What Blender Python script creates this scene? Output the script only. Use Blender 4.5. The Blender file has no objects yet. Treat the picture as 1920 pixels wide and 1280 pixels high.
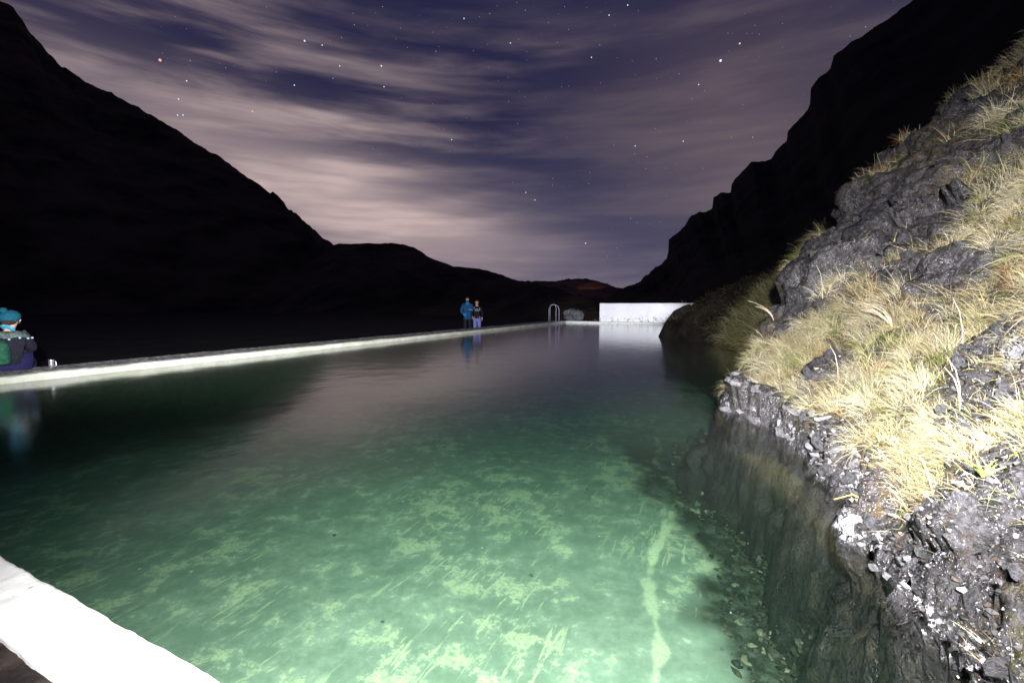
import bpy, bmesh, math, random
import numpy as np
from mathutils import Vector, Matrix
random.seed(7); RNG = np.random.default_rng(7)
SC = bpy.context.scene
COL = SC.collection
R = math.radians

# ------------------------------------------------------------------ camera
CZ = 1.12
cam = bpy.data.objects.new('camera', bpy.data.cameras.new('camera'))
COL.objects.link(cam); SC.camera = cam
cam.location = (0, 0, CZ); cam.rotation_euler = (R(90 - 4.556), 0, 0)
cam.data.sensor_width = 36; cam.data.lens = 16; cam.data.clip_start = 0.05; cam.data.clip_end = 6000

# ------------------------------------------------------------------ node helper
class N:
    def __init__(s, tree):
        s.t = tree; tree.nodes.clear()
    def n(s, kind, props=None, **inp):
        nd = s.t.nodes.new(kind)
        for k, v in (props or {}).items(): setattr(nd, k, v)
        for k, v in inp.items():
            key = int(k[1:]) if k[0] == '_' and k[1:].isdigit() else k.replace('_', ' ')
            sock = nd.inputs[key]
            if isinstance(v, bpy.types.NodeSocket): s.t.links.new(v, sock)
            elif isinstance(v, bpy.types.Node): s.t.links.new(v.outputs[0], sock)
            else: sock.default_value = v
        return nd
    def m(s, op, a, b=0.0, c=0.0, clamp=False):
        nd = s.n('ShaderNodeMath', {'operation': op, 'use_clamp': clamp}, _0=a, _1=b, _2=c)
        return nd.outputs[0]
    def v(s, op, a, b=(0, 0, 0)):
        nd = s.n('ShaderNodeVectorMath', {'operation': op}, _0=a, _1=b)
        return nd.outputs['Value'] if op in ('DOT_PRODUCT', 'DISTANCE', 'LENGTH') else nd.outputs[0]
    def mix(s, f, a, b, mode='MIX'):
        nd = s.n('ShaderNodeMix', {'data_type': 'RGBA', 'blend_type': mode})
        for i, x in ((0, f), (6, a), (7, b)):
            if isinstance(x, (bpy.types.NodeSocket, bpy.types.Node)):
                s.t.links.new(x if isinstance(x, bpy.types.NodeSocket) else x.outputs[0], nd.inputs[i])
            else: nd.inputs[i].default_value = x if i == 0 else tuple(x)[:3] + (1,)
        return nd.outputs[2]
    def noise(s, vec, scale, detail=4, rough=.55, dist=0.0):
        nd = s.n('ShaderNodeTexNoise', None, Scale=scale, Detail=detail, Roughness=rough, Distortion=dist)
        if vec is not None: s.t.links.new(vec, nd.inputs['Vector'])
        return nd.outputs[0]
    def ramp(s, x, lo, hi, a=0.0, b=1.0, smooth=True):
        nd = s.n('ShaderNodeMapRange', {'interpolation_type': 'SMOOTHSTEP' if smooth else 'LINEAR'})
        s.t.links.new(x, nd.inputs[0])
        for i, q in ((1, lo), (2, hi), (3, a), (4, b)): nd.inputs[i].default_value = q
        return nd.outputs[0]
    def attr(s, name, out='Fac'):
        nd = s.n('ShaderNodeAttribute'); nd.attribute_name = name
        return nd.outputs[out]
    def bump(s, h, dist, strength=1.0):
        return s.n('ShaderNodeBump', None, Height=h, Distance=dist, Strength=strength).outputs[0]
    def pos(s): return s.n('ShaderNodeNewGeometry').outputs['Position']
    def obj(s): return s.n('ShaderNodeTexCoord').outputs['Object']

def mat(name):
    m = bpy.data.materials.new(name); m.use_nodes = True
    return m, N(m.node_tree)
def finish(k, col, rough=.7, normal=None, spec=.5, metal=0.0, extra=None):
    b = k.n('ShaderNodeBsdfPrincipled')
    def put(key, v):
        if isinstance(v, bpy.types.NodeSocket): k.t.links.new(v, b.inputs[key])
        elif v is not None: b.inputs[key].default_value = v if not isinstance(v, tuple) else tuple(v)[:3] + (1,)
    put('Base Color', col); put('Roughness', rough); put('Normal', normal); put('Specular IOR Level', spec); put('Metallic', metal)
    for kk, vv in (extra or {}).items(): put(kk, vv)
    o = k.n('ShaderNodeOutputMaterial'); k.t.links.new(b.outputs[0], o.inputs[0])
    return b

# ------------------------------------------------------------------ night sky
world = bpy.data.worlds.new('World'); SC.world = world; world.use_nodes = True
k = N(world.node_tree)
D = k.n('ShaderNodeTexCoord').outputs['Generated']
D = k.v('NORMALIZE', D)
sep = k.n('ShaderNodeSeparateXYZ', None, Vector=D)
el = k.m('MAXIMUM', sep.outputs[2], 0.0)
base = k.mix(k.ramp(el, .0, .42), (.052, .058, .125), (.020, .020, .060))
def toward(d, lo, hi):                       # 0..1 lobe around a compass direction of the sky
    v = Vector(d).normalized()
    return k.ramp(k.v('DOT_PRODUCT', D, tuple(v)), lo, hi)
vec = k.n('ShaderNodeMapping', None, Vector=D, Scale=(1.5, 1.2, 9.5), Rotation=(R(2), R(-8), 0), Location=(.4, 0, 1.3)).outputs[0]
streak = k.noise(vec, 1.9, 5, .50, .25)
vec2 = k.n('ShaderNodeMapping', None, Vector=D, Scale=(2.2, 1.8, 22), Rotation=(R(2), R(-5), 0)).outputs[0]
fine = k.noise(vec2, 2.1, 4, .52, .4)
low = k.ramp(k.m('ADD', k.m('MULTIPLY', streak, .72), k.m('MULTIPLY', fine, .28)), .38, .72)
azi = k.m('ARCTAN2', sep.outputs[0], sep.outputs[1]); ele = k.m('ARCSINE', sep.outputs[2])
def bank_of_cloud(az, e, waz, we, slope=0.0):        # a soft-edged cloud bank at a compass bearing and height
    dx = k.m('DIVIDE', k.m('SUBTRACT', azi, az), waz)
    dy = k.m('DIVIDE', k.m('SUBTRACT', k.m('ADD', ele, k.m('MULTIPLY', k.m('SUBTRACT', azi, az), slope)), e), we)
    return k.m('EXPONENT', k.m('MULTIPLY', k.m('ADD', k.m('MULTIPLY', dx, dx), k.m('MULTIPLY', dy, dy)), -1.0))
L1 = bank_of_cloud(-.40, .22, .36, .095, .20)
L6 = bank_of_cloud(-.18, .165, .24, .034, .13)
L7 = bank_of_cloud(-.15, .10, .30, .035, .10)
L2 = bank_of_cloud(-.36, .36, .30, .09, .12)
L3 = bank_of_cloud(-.85, .50, .38, .14, .0)
L4 = bank_of_cloud(.46, .30, .26, .20, .0)
L5 = bank_of_cloud(-.12, .47, .34, .035, -.05)
low2 = k.m('POWER', low, 1.2)
cl = k.m('MULTIPLY', L1, k.m('ADD', .60, k.m('MULTIPLY', low, .62)))
cl = k.m('ADD', cl, k.m('ADD', k.m('MULTIPLY', L6, k.m('ADD', .30, k.m('MULTIPLY', low, .3))), k.m('MULTIPLY', L7, .25)))
cl = k.m('ADD', cl, k.m('MULTIPLY', low2, k.m('ADD', k.m('MULTIPLY', L2, .50), k.m('ADD', k.m('MULTIPLY', L3, .68), k.m('ADD', .075, k.m('MULTIPLY', L5, .20))))))
cl = k.m('MINIMUM', cl, 1.0)
sky = k.mix(cl, base, (.56, .43, .42))
veil = k.m('MULTIPLY', L4, k.m('ADD', .44, k.m('MULTIPLY', low, .30)))
sky = k.mix(veil, sky, (.19, .142, .150))
hz = k.m('MULTIPLY', k.ramp(el, .13, .02), .5)
sky = k.mix(hz, sky, k.mix(low, (.085, .085, .14), (.30, .22, .23)))
# faint and bright stars
def starfield(scale, r, gain, seed):
    mp = k.n('ShaderNodeMapping', None, Vector=D, Location=(seed, seed * .7, 0), Scale=(scale, scale, scale)).outputs[0]
    vo = k.n('ShaderNodeTexVoronoi', {'feature': 'F1'}, Vector=mp, Scale=1.0)
    a = k.ramp(vo.outputs['Distance'], r, r * .3)
    rnd = k.n('ShaderNodeSeparateColor', None, Color=vo.outputs['Color'])
    p = k.m('POWER', rnd.outputs[0], 4.0)
    return k.m('MULTIPLY', k.m('MULTIPLY', a, p), gain)
st = k.m('ADD', starfield(60, .050, .9, 3.3), k.m('ADD', starfield(34, .034, 1.3, 9.1), starfield(110, .085, .7, 5.7)))
thin = k.ramp(cl, .30, .08)
st = k.m('MULTIPLY', k.m('MULTIPLY', st, k.m('ADD', .12, thin)), k.ramp(el, .03, .12))
sky = k.mix(1.0, sky, k.mix(1.0, k.n('ShaderNodeCombineColor', None, Red=st, Green=st, Blue=st).outputs[0], (.8, .85, 1.0), 'MULTIPLY'), 'ADD')
STARS = [(-0.5497, 0.7434, 0.3811),(-0.3556, 0.8186, 0.4511),(-0.3301, 0.8297, 0.4502),(-0.3081, 0.8506, 0.426),(-0.2386, 0.8683, 0.4349),(-0.5273, 0.7688, 0.3619),(-0.543, 0.7703, 0.3343),(-0.5497, 0.7753, 0.3111),(-0.5435, 0.779, 0.3126),(-0.4539, 0.8248, 0.3373),(-0.1202, 0.9368, 0.3287),(-0.0029, 0.8774, 0.4798),(0.3634, 0.8294, 0.4243),(0.3863, 0.8096, 0.4419),(0.3365, 0.8545, 0.3958),(0.2004, 0.8319, 0.5174),(0.1709, 0.8441, 0.5082),(0.1561, 0.979, 0.1308),(0.2414, 0.9194, 0.3105),(0.0289, 0.9718, 0.2342),(0.0481, 0.9744, 0.2195),(-0.2384, 0.8827, 0.405),(0.1466, 0.8783, 0.455),(-0.0857, 0.856, 0.5099),(-0.3847, 0.8379, 0.3872),(0.3256, 0.8931, 0.3104)]
for i, s in enumerate(STARS):
    big = i in (0, 12)
    rr = .0025 if big else (.0018 if i in (13, 1, 4, 17) else .0013)
    d_ = k.v('DISTANCE', D, s)
    c = (1.6, .62, .45) if i == 0 else ((1.5, .9, .7) if i in (13, 17, 9) else (1.25, 1.35, 1.7))
    e = k.ramp(d_, rr, rr * .35, 0.0, 1.0 if big else .8)
    sky = k.mix(e, sky, c)
bg = k.n('ShaderNodeBackground', None, Color=sky, Strength=1.0)
o = k.n('ShaderNodeOutputWorld'); k.t.links.new(bg.outputs[0], o.inputs[0])

# ------------------------------------------------------------------ torches swept over the scene during the exposure
def torch(name, loc, aim, power, cone, blend, size, col=(1, .985, .95)):
    L = bpy.data.lights.new(name, 'SPOT'); L.energy = power; L.spot_size = R(cone); L.spot_blend = blend
    L.shadow_soft_size = size; L.color = col
    o = bpy.data.objects.new(name, L); COL.objects.link(o); o.location = loc
    o.rotation_euler = (Vector(aim) - Vector(loc)).to_track_quat('-Z', 'Y').to_euler()
    return o
torch('torch_on_bank', (.10, -.15, 1.45), (3.6, 4.9, 1.35), 5000, 66, 1.0, .06)
torch('torch_on_water', (.10, -.12, 1.50), (.20, 3.00, -1.1), 2500, 110, 1.0, .05)
a_ = torch('torch_on_far_wall', (-.15, -.10, 1.55), (6.3, 28.8, .85), 36000, 20, .7, .05, (.90, .92, 1.0)); a_.scale = (1, .30, 1)
a_ = torch('torch_on_long_wall', (-.20, -.10, 1.50), (-4.6, 10.6, .50), 13000, 82, 1.0, .05, (.98, 1, 1)); a_.scale = (1, .20, 1)
torch('village_light', (60, 380, 70), (100, 560, 12), 3.4e5, 16, .8, 1.0, (1, .58, .38))

vs = SC.view_settings
vs.view_transform = 'Standard'; vs.look = 'None'; vs.exposure = 0; vs.gamma = 1; vs.use_curve_mapping = False
SC.render.engine = 'CYCLES'
cy = SC.cycles
cy.max_bounces = 6; cy.diffuse_bounces = 2; cy.glossy_bounces = 3; cy.transparent_max_bounces = 12; cy.volume_bounces = 1
cy.use_denoising = True; cy.sample_clamp_indirect = 4.0; cy.sample_clamp_direct = 0
cy.use_adaptive_sampling = False

# ------------------------------------------------------------------ numpy noise
def _h(ix, iy, iz, seed):
    h = (ix.astype(np.int64) * 374761393 + iy.astype(np.int64) * 668265263 + iz.astype(np.int64) * 2147483647 + seed * 1274126177) & 0xffffffff
    h = ((h ^ (h >> 13)) * 1274126177) & 0xffffffff
    h = ((h ^ (h >> 15)) * 2246822519) & 0xffffffff
    return ((h ^ (h >> 16)) & 0xffffff) / float(0xffffff)
def vnoise(P, s=1.0, seed=0):
    P = P * s; i = np.floor(P); f = P - i; f = f * f * (3 - 2 * f); r = 0
    for a in (0, 1):
        for b in (0, 1):
            for c in (0, 1):
                w = (f[:, 0] if a else 1 - f[:, 0]) * (f[:, 1] if b else 1 - f[:, 1]) * (f[:, 2] if c else 1 - f[:, 2])
                r = r + w * _h(i[:, 0] + a, i[:, 1] + b, i[:, 2] + c, seed)
    return r * 2 - 1
def fbm(P, s, octv=4, seed=0, gain=.5):
    r = 0; a = 1; t = 0
    for o_ in range(octv):
        r = r + a * vnoise(P, s, seed + o_ * 17); t += a; a *= gain; s *= 2.03
    return r / t
def worley(P, s, seed=0):
    P = P * s; i = np.floor(P); f1 = np.full(len(P), 9.0); f2 = f1.copy(); cid = np.zeros(len(P))
    for a in (-1, 0, 1):
        for b in (-1, 0, 1):
            for c in (-1, 0, 1):
                q = i + np.array([a, b, c])
                jx = _h(q[:, 0], q[:, 1], q[:, 2], seed); jy = _h(q[:, 0], q[:, 1], q[:, 2], seed + 5); jz = _h(q[:, 0], q[:, 1], q[:, 2], seed + 11)
                d = np.sqrt((q[:, 0] + jx - P[:, 0]) ** 2 + (q[:, 1] + jy - P[:, 1]) ** 2 + (q[:, 2] + jz - P[:, 2]) ** 2)
                near = d < f1
                f2 = np.where(near, f1, np.minimum(f2, d)); cid = np.where(near, jx, cid); f1 = np.where(near, d, f1)
    return f1, f2, cid
def sstep(a, b, x):
    t = np.clip((x - a) / (b - a), 0, 1); return t * t * (3 - 2 * t)

# ------------------------------------------------------------------ mesh helpers
def mesh_np(name, V, F, m=None, smooth=True, attrs=None):
    me = bpy.data.meshes.new(name)
    V = np.asarray(V, dtype=np.float32); F = np.asarray(F, dtype=np.int32)
    me.vertices.add(len(V)); me.vertices.foreach_set('co', V.ravel())
    nl = F.size; kk = F.shape[1]
    me.loops.add(nl); me.loops.foreach_set('vertex_index', F.ravel())
    me.polygons.add(len(F)); me.polygons.foreach_set('loop_start', np.arange(0, nl, kk, dtype=np.int32))
    me.update(calc_edges=True)
    me.polygons.foreach_set('use_smooth', np.full(len(F), smooth))
    for an, av in (attrs or {}).items():
        if av.ndim == 1:
            a = me.attributes.new(an, 'FLOAT', 'POINT'); a.data.foreach_set('value', av.astype(np.float32))
        else:
            a = me.attributes.new(an, 'FLOAT_COLOR', 'POINT')
            a.data.foreach_set('color', np.concatenate([av, np.ones((len(av), 1))], 1).astype(np.float32).ravel())
    if m: me.materials.append(m)
    return me
def link(name, me, parent=None, loc=None):
    o = bpy.data.objects.new(name, me); COL.objects.link(o)
    if parent: o.parent = parent
    if loc is not None: o.location = loc
    return o
def tag(o, label=None, cat=None, group=None, kind=None):
    if label: o['label'] = label
    if cat: o['category'] = cat
    if group: o['group'] = group
    if kind: o['kind'] = kind
    return o
def empty(name, loc, rz=0):
    o = bpy.data.objects.new(name, None); COL.objects.link(o); o.location = loc; o.rotation_euler = (0, 0, rz); o.empty_display_size = .1
    return o
def grid_faces(nu, nv):
    i = np.arange(nu - 1)[:, None] * nv + np.arange(nv - 1)[None, :]
    return np.stack([i, i + nv, i + nv + 1, i + 1], -1).reshape(-1, 4)
def tube(path, r, seg=8, closed=False):
    V = []; n = len(path); F = []
    path = [Vector(p) for p in path]
    for i, p in enumerate(path):
        t = (path[min(i + 1, n - 1)] - path[max(i - 1, 0)]).normalized()
        a = t.cross(Vector((0, 0, 1)) if abs(t.z) < .9 else Vector((1, 0, 0))).normalized(); b = t.cross(a)
        rr = r[i] if hasattr(r, '__len__') else r
        for j in range(seg):
            w = 2 * math.pi * j / seg; V.append(tuple(p + (a * math.cos(w) + b * math.sin(w)) * rr))
    for i in range(n - 1):
        for j in range(seg):
            F.append((i * seg + j, i * seg + (j + 1) % seg, (i + 1) * seg + (j + 1) % seg, (i + 1) * seg + j))
    return V, F
def merge(parts):
    V = []; F = []
    for v, f in parts:
        o_ = len(V); V += list(v); F += [tuple(i + o_ for i in q) for q in f]
    return V, F
def mesh_py(name, V, F, m, smooth=True):
    me = bpy.data.meshes.new(name); me.from_pydata([tuple(v) for v in V], [], F); me.update()
    me.polygons.foreach_set('use_smooth', [smooth] * len(me.polygons))
    if m: me.materials.append(m)
    return me
def hull_stone(seed, n=22, m=None, flat=(1, .8, .62)):
    rr = random.Random(seed); bm = bmesh.new()
    for _ in range(n):
        v = Vector((rr.gauss(0, 1), rr.gauss(0, 1), rr.gauss(0, 1))).normalized() * rr.uniform(.82, 1.0)
        bm.verts.new((v.x * flat[0], v.y * flat[1], v.z * flat[2]))
    res = bmesh.ops.convex_hull(bm, input=bm.verts)
    bmesh.ops.delete(bm, geom=[g for g in res['geom_interior'] if isinstance(g, bmesh.types.BMVert)], context='VERTS')
    me = bpy.data.meshes.new('stone_mesh'); bm.to_mesh(me); bm.free()
    if m: me.materials.append(m)
    return me

# ------------------------------------------------------------------ materials
def m_hill(name, a, b, sc):
    m, k = mat(name); p = k.pos()
    n1 = k.noise(p, sc, 6, .65); n2 = k.noise(p, sc * 7, 4, .6)
    finish(k, k.mix(k.ramp(n1, .35, .68), a, b), .95, k.bump(k.m('ADD', n1, k.m('MULTIPLY', n2, .4)), 1.2 / (sc * 20)), .15)
    return m
M_hillL = m_hill('dark_mountain_grass', (.010, .009, .008), (.075, .054, .034), .06)
M_hillR = m_hill('dark_crag_rock', (.010, .009, .009), (.030, .025, .019), .12)
M_far = m_hill('rust_brown_heath', (.03, .018, .016), (.20, .10, .07), .012)
M_ground = m_hill('dark_riverbed', (.006, .006, .006), (.022, .020, .018), .8)

def m_rock(name, wet=True):
    m, k = mat(name); p = k.pos()
    n1 = k.noise(p, 3.5, 6, .62, .3); n2 = k.noise(p, 26, 5, .68); n3 = k.noise(p, 110, 3, .6)
    w = k.n('ShaderNodeTexVoronoi', {'feature': 'DISTANCE_TO_EDGE'}, Vector=k.v('ADD', p, k.v('MULTIPLY', k.n('ShaderNodeTexNoise', None, Vector=p, Scale=6.0, Detail=3.0).outputs[1], (.12, .12, .12))), Scale=9.0).outputs['Distance']
    crack = k.ramp(w, .0, .07)
    col = k.mix(k.ramp(n2, .34, .66), (.008, .007, .008), (.052, .049, .056))
    col = k.mix(k.ramp(n1, .50, .66), col, k.mix(k.ramp(n2, .42, .62), (.010, .009, .010), (.095, .090, .104)))
    # iron-brown and moss
    rust = k.m('MULTIPLY', k.ramp(k.noise(p, 5.3, 4, .6, .5), .57, .70), k.ramp(n2, .62, .42))
    col = k.mix(k.m('MULTIPLY', rust, .75), col, (.050, .030, .017))
    up = k.n('ShaderNodeSeparateXYZ', None, Vector=k.n('ShaderNodeNewGeometry').outputs['Normal']).outputs[2]
    moss = k.m('MULTIPLY', k.attr('moss'), k.ramp(k.noise(p, 17, 5, .6), .42, .60))
    col = k.mix(moss, col, k.mix(k.ramp(k.noise(p, 5, 2), .4, .6), (.055, .052, .012), (.080, .048, .018)))
    # pale flecks: lichen, plus sparkle highlights put into the colour
    fl = k.ramp(n3, .60, .66); fl = k.m('MULTIPLY', fl, k.ramp(k.noise(p, 9, 3), .40, .55))
    col = k.mix(k.m('MULTIPLY', fl, .8), col, (.62, .60, .68))
    # whitish mineral crust along the waterline
    z = k.n('ShaderNodeSeparateXYZ', None, Vector=p).outputs[2]
    cr = k.m('MULTIPLY', k.m('MULTIPLY', k.ramp(z, .16, .05), k.ramp(z, .0, .02)), k.m('MULTIPLY', k.ramp(k.noise(p, 24, 4, .7), .52, .58), k.ramp(k.noise(p, 2.6, 3, .5), .50, .58)))
    col = k.mix(cr, col, (.60, .59, .66))
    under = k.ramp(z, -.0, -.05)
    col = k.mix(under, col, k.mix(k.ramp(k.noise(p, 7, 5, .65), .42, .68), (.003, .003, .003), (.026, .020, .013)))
    col = k.mix(k.m('MULTIPLY', k.m('SUBTRACT', 1.0, crack), k.ramp(n1, .5, .6)), col, (.014, .012, .013))
    h = k.m('ADD', k.m('MULTIPLY', n2, .6), k.m('ADD', k.m('MULTIPLY', n3, .28), k.m('MULTIPLY', crack, .10)))
    rough = k.ramp(k.noise(p, 38, 3),   .38, .62, .30, .85) if wet else .8
    finish(k, col, rough, k.bump(h, .035, .9), .38)
    return m
M_rock = m_rock('basalt_and_soil')
def m_stone(name, a, b, rough=.45):
    m, k = mat(name); p = k.obj(); info = k.n('ShaderNodeObjectInfo').outputs['Random']
    q = k.v('ADD', p, k.n('ShaderNodeCombineXYZ', None, X=k.m('MULTIPLY', info, 37.0)).outputs[0])
    n1 = k.noise(q, 2.2, 5, .65); n2 = k.noise(q, 9, 4, .7)
    col = k.mix(k.ramp(n1, .36, .62), a, b)
    col = k.mix(k.ramp(n2, .56, .66), col, tuple(min(1, c * .25) for c in a))
    col = k.mix(k.m('MULTIPLY', info, .5), col, (.03, .028, .03))
    finish(k, col, rough, k.bump(k.m('ADD', n1, n2), .25, .8), .5)
    return m
M_stone = m_stone('grey_basalt_stone', (.06, .058, .068), (.20, .195, .225))
M_stone_pale = m_stone('pale_crusted_stone', (.30, .29, .33), (.62, .60, .66), .6)
M_boulder = m_stone('boulder_grey', (.05, .05, .055), (.20, .20, .22), .8)

def m_paint(name, white, dirt, thr, sc=3.0, moldz=None):
    m, k = mat(name); p = k.pos()
    n1 = k.noise(p, sc, 6, .68, .4); n2 = k.noise(p, sc * 9, 5, .7); n3 = k.noise(p, 90, 3)
    q = k.n('ShaderNodeMapping', None, Vector=p, Scale=(1, 1, 4.5)).outputs[0]
    chips = k.ramp(k.noise(q, sc * 2.2, 7, .72, .6), thr, thr + .05)
    col = k.mix(k.ramp(n1, .3, .75), white, tuple(c * .86 for c in white))
    col = k.mix(k.m('MULTIPLY', k.ramp(n2, .60, .72), .35), col, tuple(c * .6 for c in white))
    col = k.mix(chips, col, dirt)
    col = k.mix(k.ramp(k.n('ShaderNodeSeparateXYZ', None, Vector=p).outputs[2], .01, -.02), col, (.03, .06, .025))
    if moldz is not None:
        z = k.n('ShaderNodeSeparateXYZ', None, Vector=p).outputs[2]
        a = k.m('MULTIPLY', k.ramp(z, moldz[0], moldz[1]), k.ramp(k.noise(p, sc * 4, 6, .75, .5), moldz[2], moldz[2] + .04))
        col = k.mix(a, col, moldz[3])
    finish(k, col, .8, k.bump(k.m('ADD', n2, k.m('MULTIPLY', n3, .4)), .003), .2)
    return m, k
M_wall, _ = m_paint('chipped_white_paint', (.80, .80, .82), (.10, .10, .11), .655, 1.3, (.60, .15, .555, (.10, .10, .11)))
M_near, _ = m_paint('white_painted_concrete', (.82, .82, .82), (.30, .28, .31), .64, 3.0)
M_ledge, _ = m_paint('pale_limed_concrete', (.70, .70, .66), (.22, .22, .18), .66, 2.5, (.07, .0, .52, (.42, .44, .27)))
# long wall: limed face, weathered dark mottling on the top
m, k = mat('limed_long_wall'); p = k.pos()
nz = k.n('ShaderNodeSeparateXYZ', None, Vector=k.n('ShaderNodeNewGeometry').outputs['Normal']).outputs[2]
u_ = k.v('DOT_PRODUCT', p, (.901, -.434, 0))          # distance across the wall
mot = k.noise(p, 9, 6, .75, .5); mot2 = k.noise(p, 30, 4, .7)
topness = k.m('MULTIPLY', k.attr('top'), k.ramp(k.m('ADD', mot, k.m('MULTIPLY', mot2, .25)), .56, .63))
col = k.mix(k.ramp(k.noise(p, 2.5, 5, .6), .35, .65), (.70, .70, .62), (.56, .57, .46))
col = k.mix(topness, col, (.035, .04, .035))
col = k.mix(k.m('MULTIPLY', k.attr('top'), .45), col, k.mix(mot2, (.2, .19, .2), (.5, .48, .5)))
zz = k.n('ShaderNodeSeparateXYZ', None, Vector=p).outputs[2]
col = k.mix(k.ramp(zz, .015, -.015), col, k.mix(k.ramp(mot, .45, .6), (.015, .025, .014), (.04, .06, .035)))
finish(k, col, .8, k.bump(k.m('ADD', mot, mot2), .012), .3)
M_long = m
M_path = m_hill('brown_grit_path', (.008, .006, .006), (.04, .028, .025), 9.0)

# water: still surface, green murk
m, k = mat('green_pool_water')
gm = k.n('ShaderNodeNewGeometry'); cosi = k.m('ABSOLUTE', k.v('DOT_PRODUCT', gm.outputs['Incoming'], gm.outputs['Normal']))
fr = k.m('ADD', .02, k.m('MULTIPLY', .98, k.m('POWER', k.m('SUBTRACT', 1.0, cosi), 5.0)))
nb = k.noise(k.pos(), 2.2, 3, .5)
gl = k.n('ShaderNodeBsdfGlossy', None, Color=(1, 1, 1, 1), Roughness=.125, Normal=k.bump(nb, .004, 1.0))
tr = k.n('ShaderNodeBsdfTransparent')
mx = k.n('ShaderNodeMixShader', None, _0=fr, _1=tr, _2=gl)
sc_ = k.n('ShaderNodeVolumeScatter', None, Color=(.62, .98, .74, 1), Density=.022, Anisotropy=.25)
ab = k.n('ShaderNodeVolumeAbsorption', None, Color=(.43, .78, .62, 1), Density=.38)
ad = k.n('ShaderNodeAddShader', None, _0=sc_, _1=ab)
o = k.n('ShaderNodeOutputMaterial'); k.t.links.new(mx.outputs[0], o.inputs[0]); k.t.links.new(ad.outputs[0], o.inputs['Volume'])
M_water = m
# pool floor with settled algae
m, k = mat('algae_pool_floor'); p = k.pos()
rot = k.n('ShaderNodeMapping', {'vector_type': 'POINT'}, Vector=p, Rotation=(0, 0, R(25)), Scale=(1, 1, 1)).outputs[0]
st_ = k.n('ShaderNodeMapping', None, Vector=rot, Scale=(6.5, .8, 1)).outputs[0]
patch = k.noise(p, .75, 5, .6, .4)
streaks = k.noise(st_, 2.6, 7, .72, .05)
clump = k.noise(p, 3.6, 8, .76, .12)
speck = k.noise(p, 34, 5, .75)
c0 = k.mix(k.ramp(clump, .38, .62), (.26, .31, .25), (.40, .44, .37))
a1 = k.m('MULTIPLY', k.ramp(k.m('ADD', k.m('MULTIPLY', clump, .7), k.m('MULTIPLY', patch, .3)), .520, .565), k.ramp(speck, .42, .54, .25, 1.0))
a2 = k.m('MULTIPLY', k.ramp(streaks, .565, .61), k.ramp(patch, .42, .55))
al = k.m('MAXIMUM', a1, k.m('MULTIPLY', a2, k.ramp(speck, .34, .55, .3, 1.0)))
al = k.m('MAXIMUM', al, k.m('MULTIPLY', k.attr('ridge'), k.ramp(speck, .30, .5, .55, 1.0)))
col = k.mix(al, c0, (.70, .68, .47))
col = k.mix(k.m('MULTIPLY', k.attr('ridge'), k.ramp(speck, .40, .52, .25, 1.0)), col, (.86, .84, .60))
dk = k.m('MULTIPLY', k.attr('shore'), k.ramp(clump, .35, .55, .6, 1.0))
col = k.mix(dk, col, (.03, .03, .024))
dots = k.n('ShaderNodeTexVoronoi', None, Vector=p, Scale=3.0); dd = k.ramp(dots.outputs['Distance'], .045, .03)
col = k.mix(dd, col, (.9, .9, .85))
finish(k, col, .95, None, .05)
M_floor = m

# ------------------------------------------------------------------ pool frame
U = Vector((.434, .901, 0)); W = Vector((.901, -.434, 0))
CN = Vector((-8.01, 4.63, 0)); CF = Vector((3.42, 29.02, 0)); FD = Vector((.845, -.535, 0)).normalized()

# sweep a cross-section along a line with wobble
def swept(name, A, B, section, n, m, wob=.012, seed=0, parent=None, attr=None, rnd=.006):
    A = Vector(A); B = Vector(B); t = (B - A).normalized(); s = Vector((t.y, -t.x, 0))
    L_ = (B - A).length; V = []; at_ = []
    ss = np.array(section); ns = len(ss)
    T = np.linspace(0, L_, n)
    P = np.zeros((n, ns, 3))
    for j in range(ns):
        base_ = np.array(A)[None] + T[:, None] * np.array(t)[None] + ss[j, 0] * np.array(s)[None]
        base_[:, 2] = ss[j, 1]; P[:, j] = base_
    flat = P.reshape(-1, 3)
    d1 = fbm(flat, 2.2, 4, seed) * wob + fbm(flat, 18, 3, seed + 50) * rnd
    d2 = fbm(flat, 2.0, 4, seed + 9) * wob + fbm(flat, 20, 3, seed + 90) * rnd
    flat = flat + d1[:, None] * np.array(s)[None]; flat[:, 2] += d2
    F = [tuple(q) for q in grid_faces(n, ns)]
    F.append(tuple(range(ns))); F.append(tuple(range((n - 1) * ns, n * ns))[::-1])
    me = mesh_py(name, flat, F, m, True)
    if attr:
        a = me.attributes.new('top', 'FLOAT', 'POINT'); a.data.foreach_set('value', np.tile(np.array(attr, dtype=np.float32), n))
    o = link(name, me, parent)
    bv = None
    return o
def sec_box(w0, w1, z0, z1, r=.02, extra=()):
    k_ = 4; top = [(w0 + (w1 - w0) * i / 14, z1) for i in range(1, 14)]
    return [(w0, z0), (w0, (z0 + z1) * .5), (w0, z1 - r * 2), (w0, z1 - r), (w0 + r * .35, z1 - r * .3)] + top + [(w1 - r * .35, z1 - r * .3), (w1, z1 - r), (w1, z1 - r * 2), (w1, (z0 + z1) * .5), (w1, z0)]

near_wall = swept('pool_wall', CN - W * .5 , CN + W * 13.0, [(0 + x, z) for x, z in sec_box(0, .185, -1.3, .11, .008)], 700, M_near, .007, 3, rnd=.005)
tag(near_wall, 'low bright white painted wall crossing the bottom left corner', 'wall')
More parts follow.
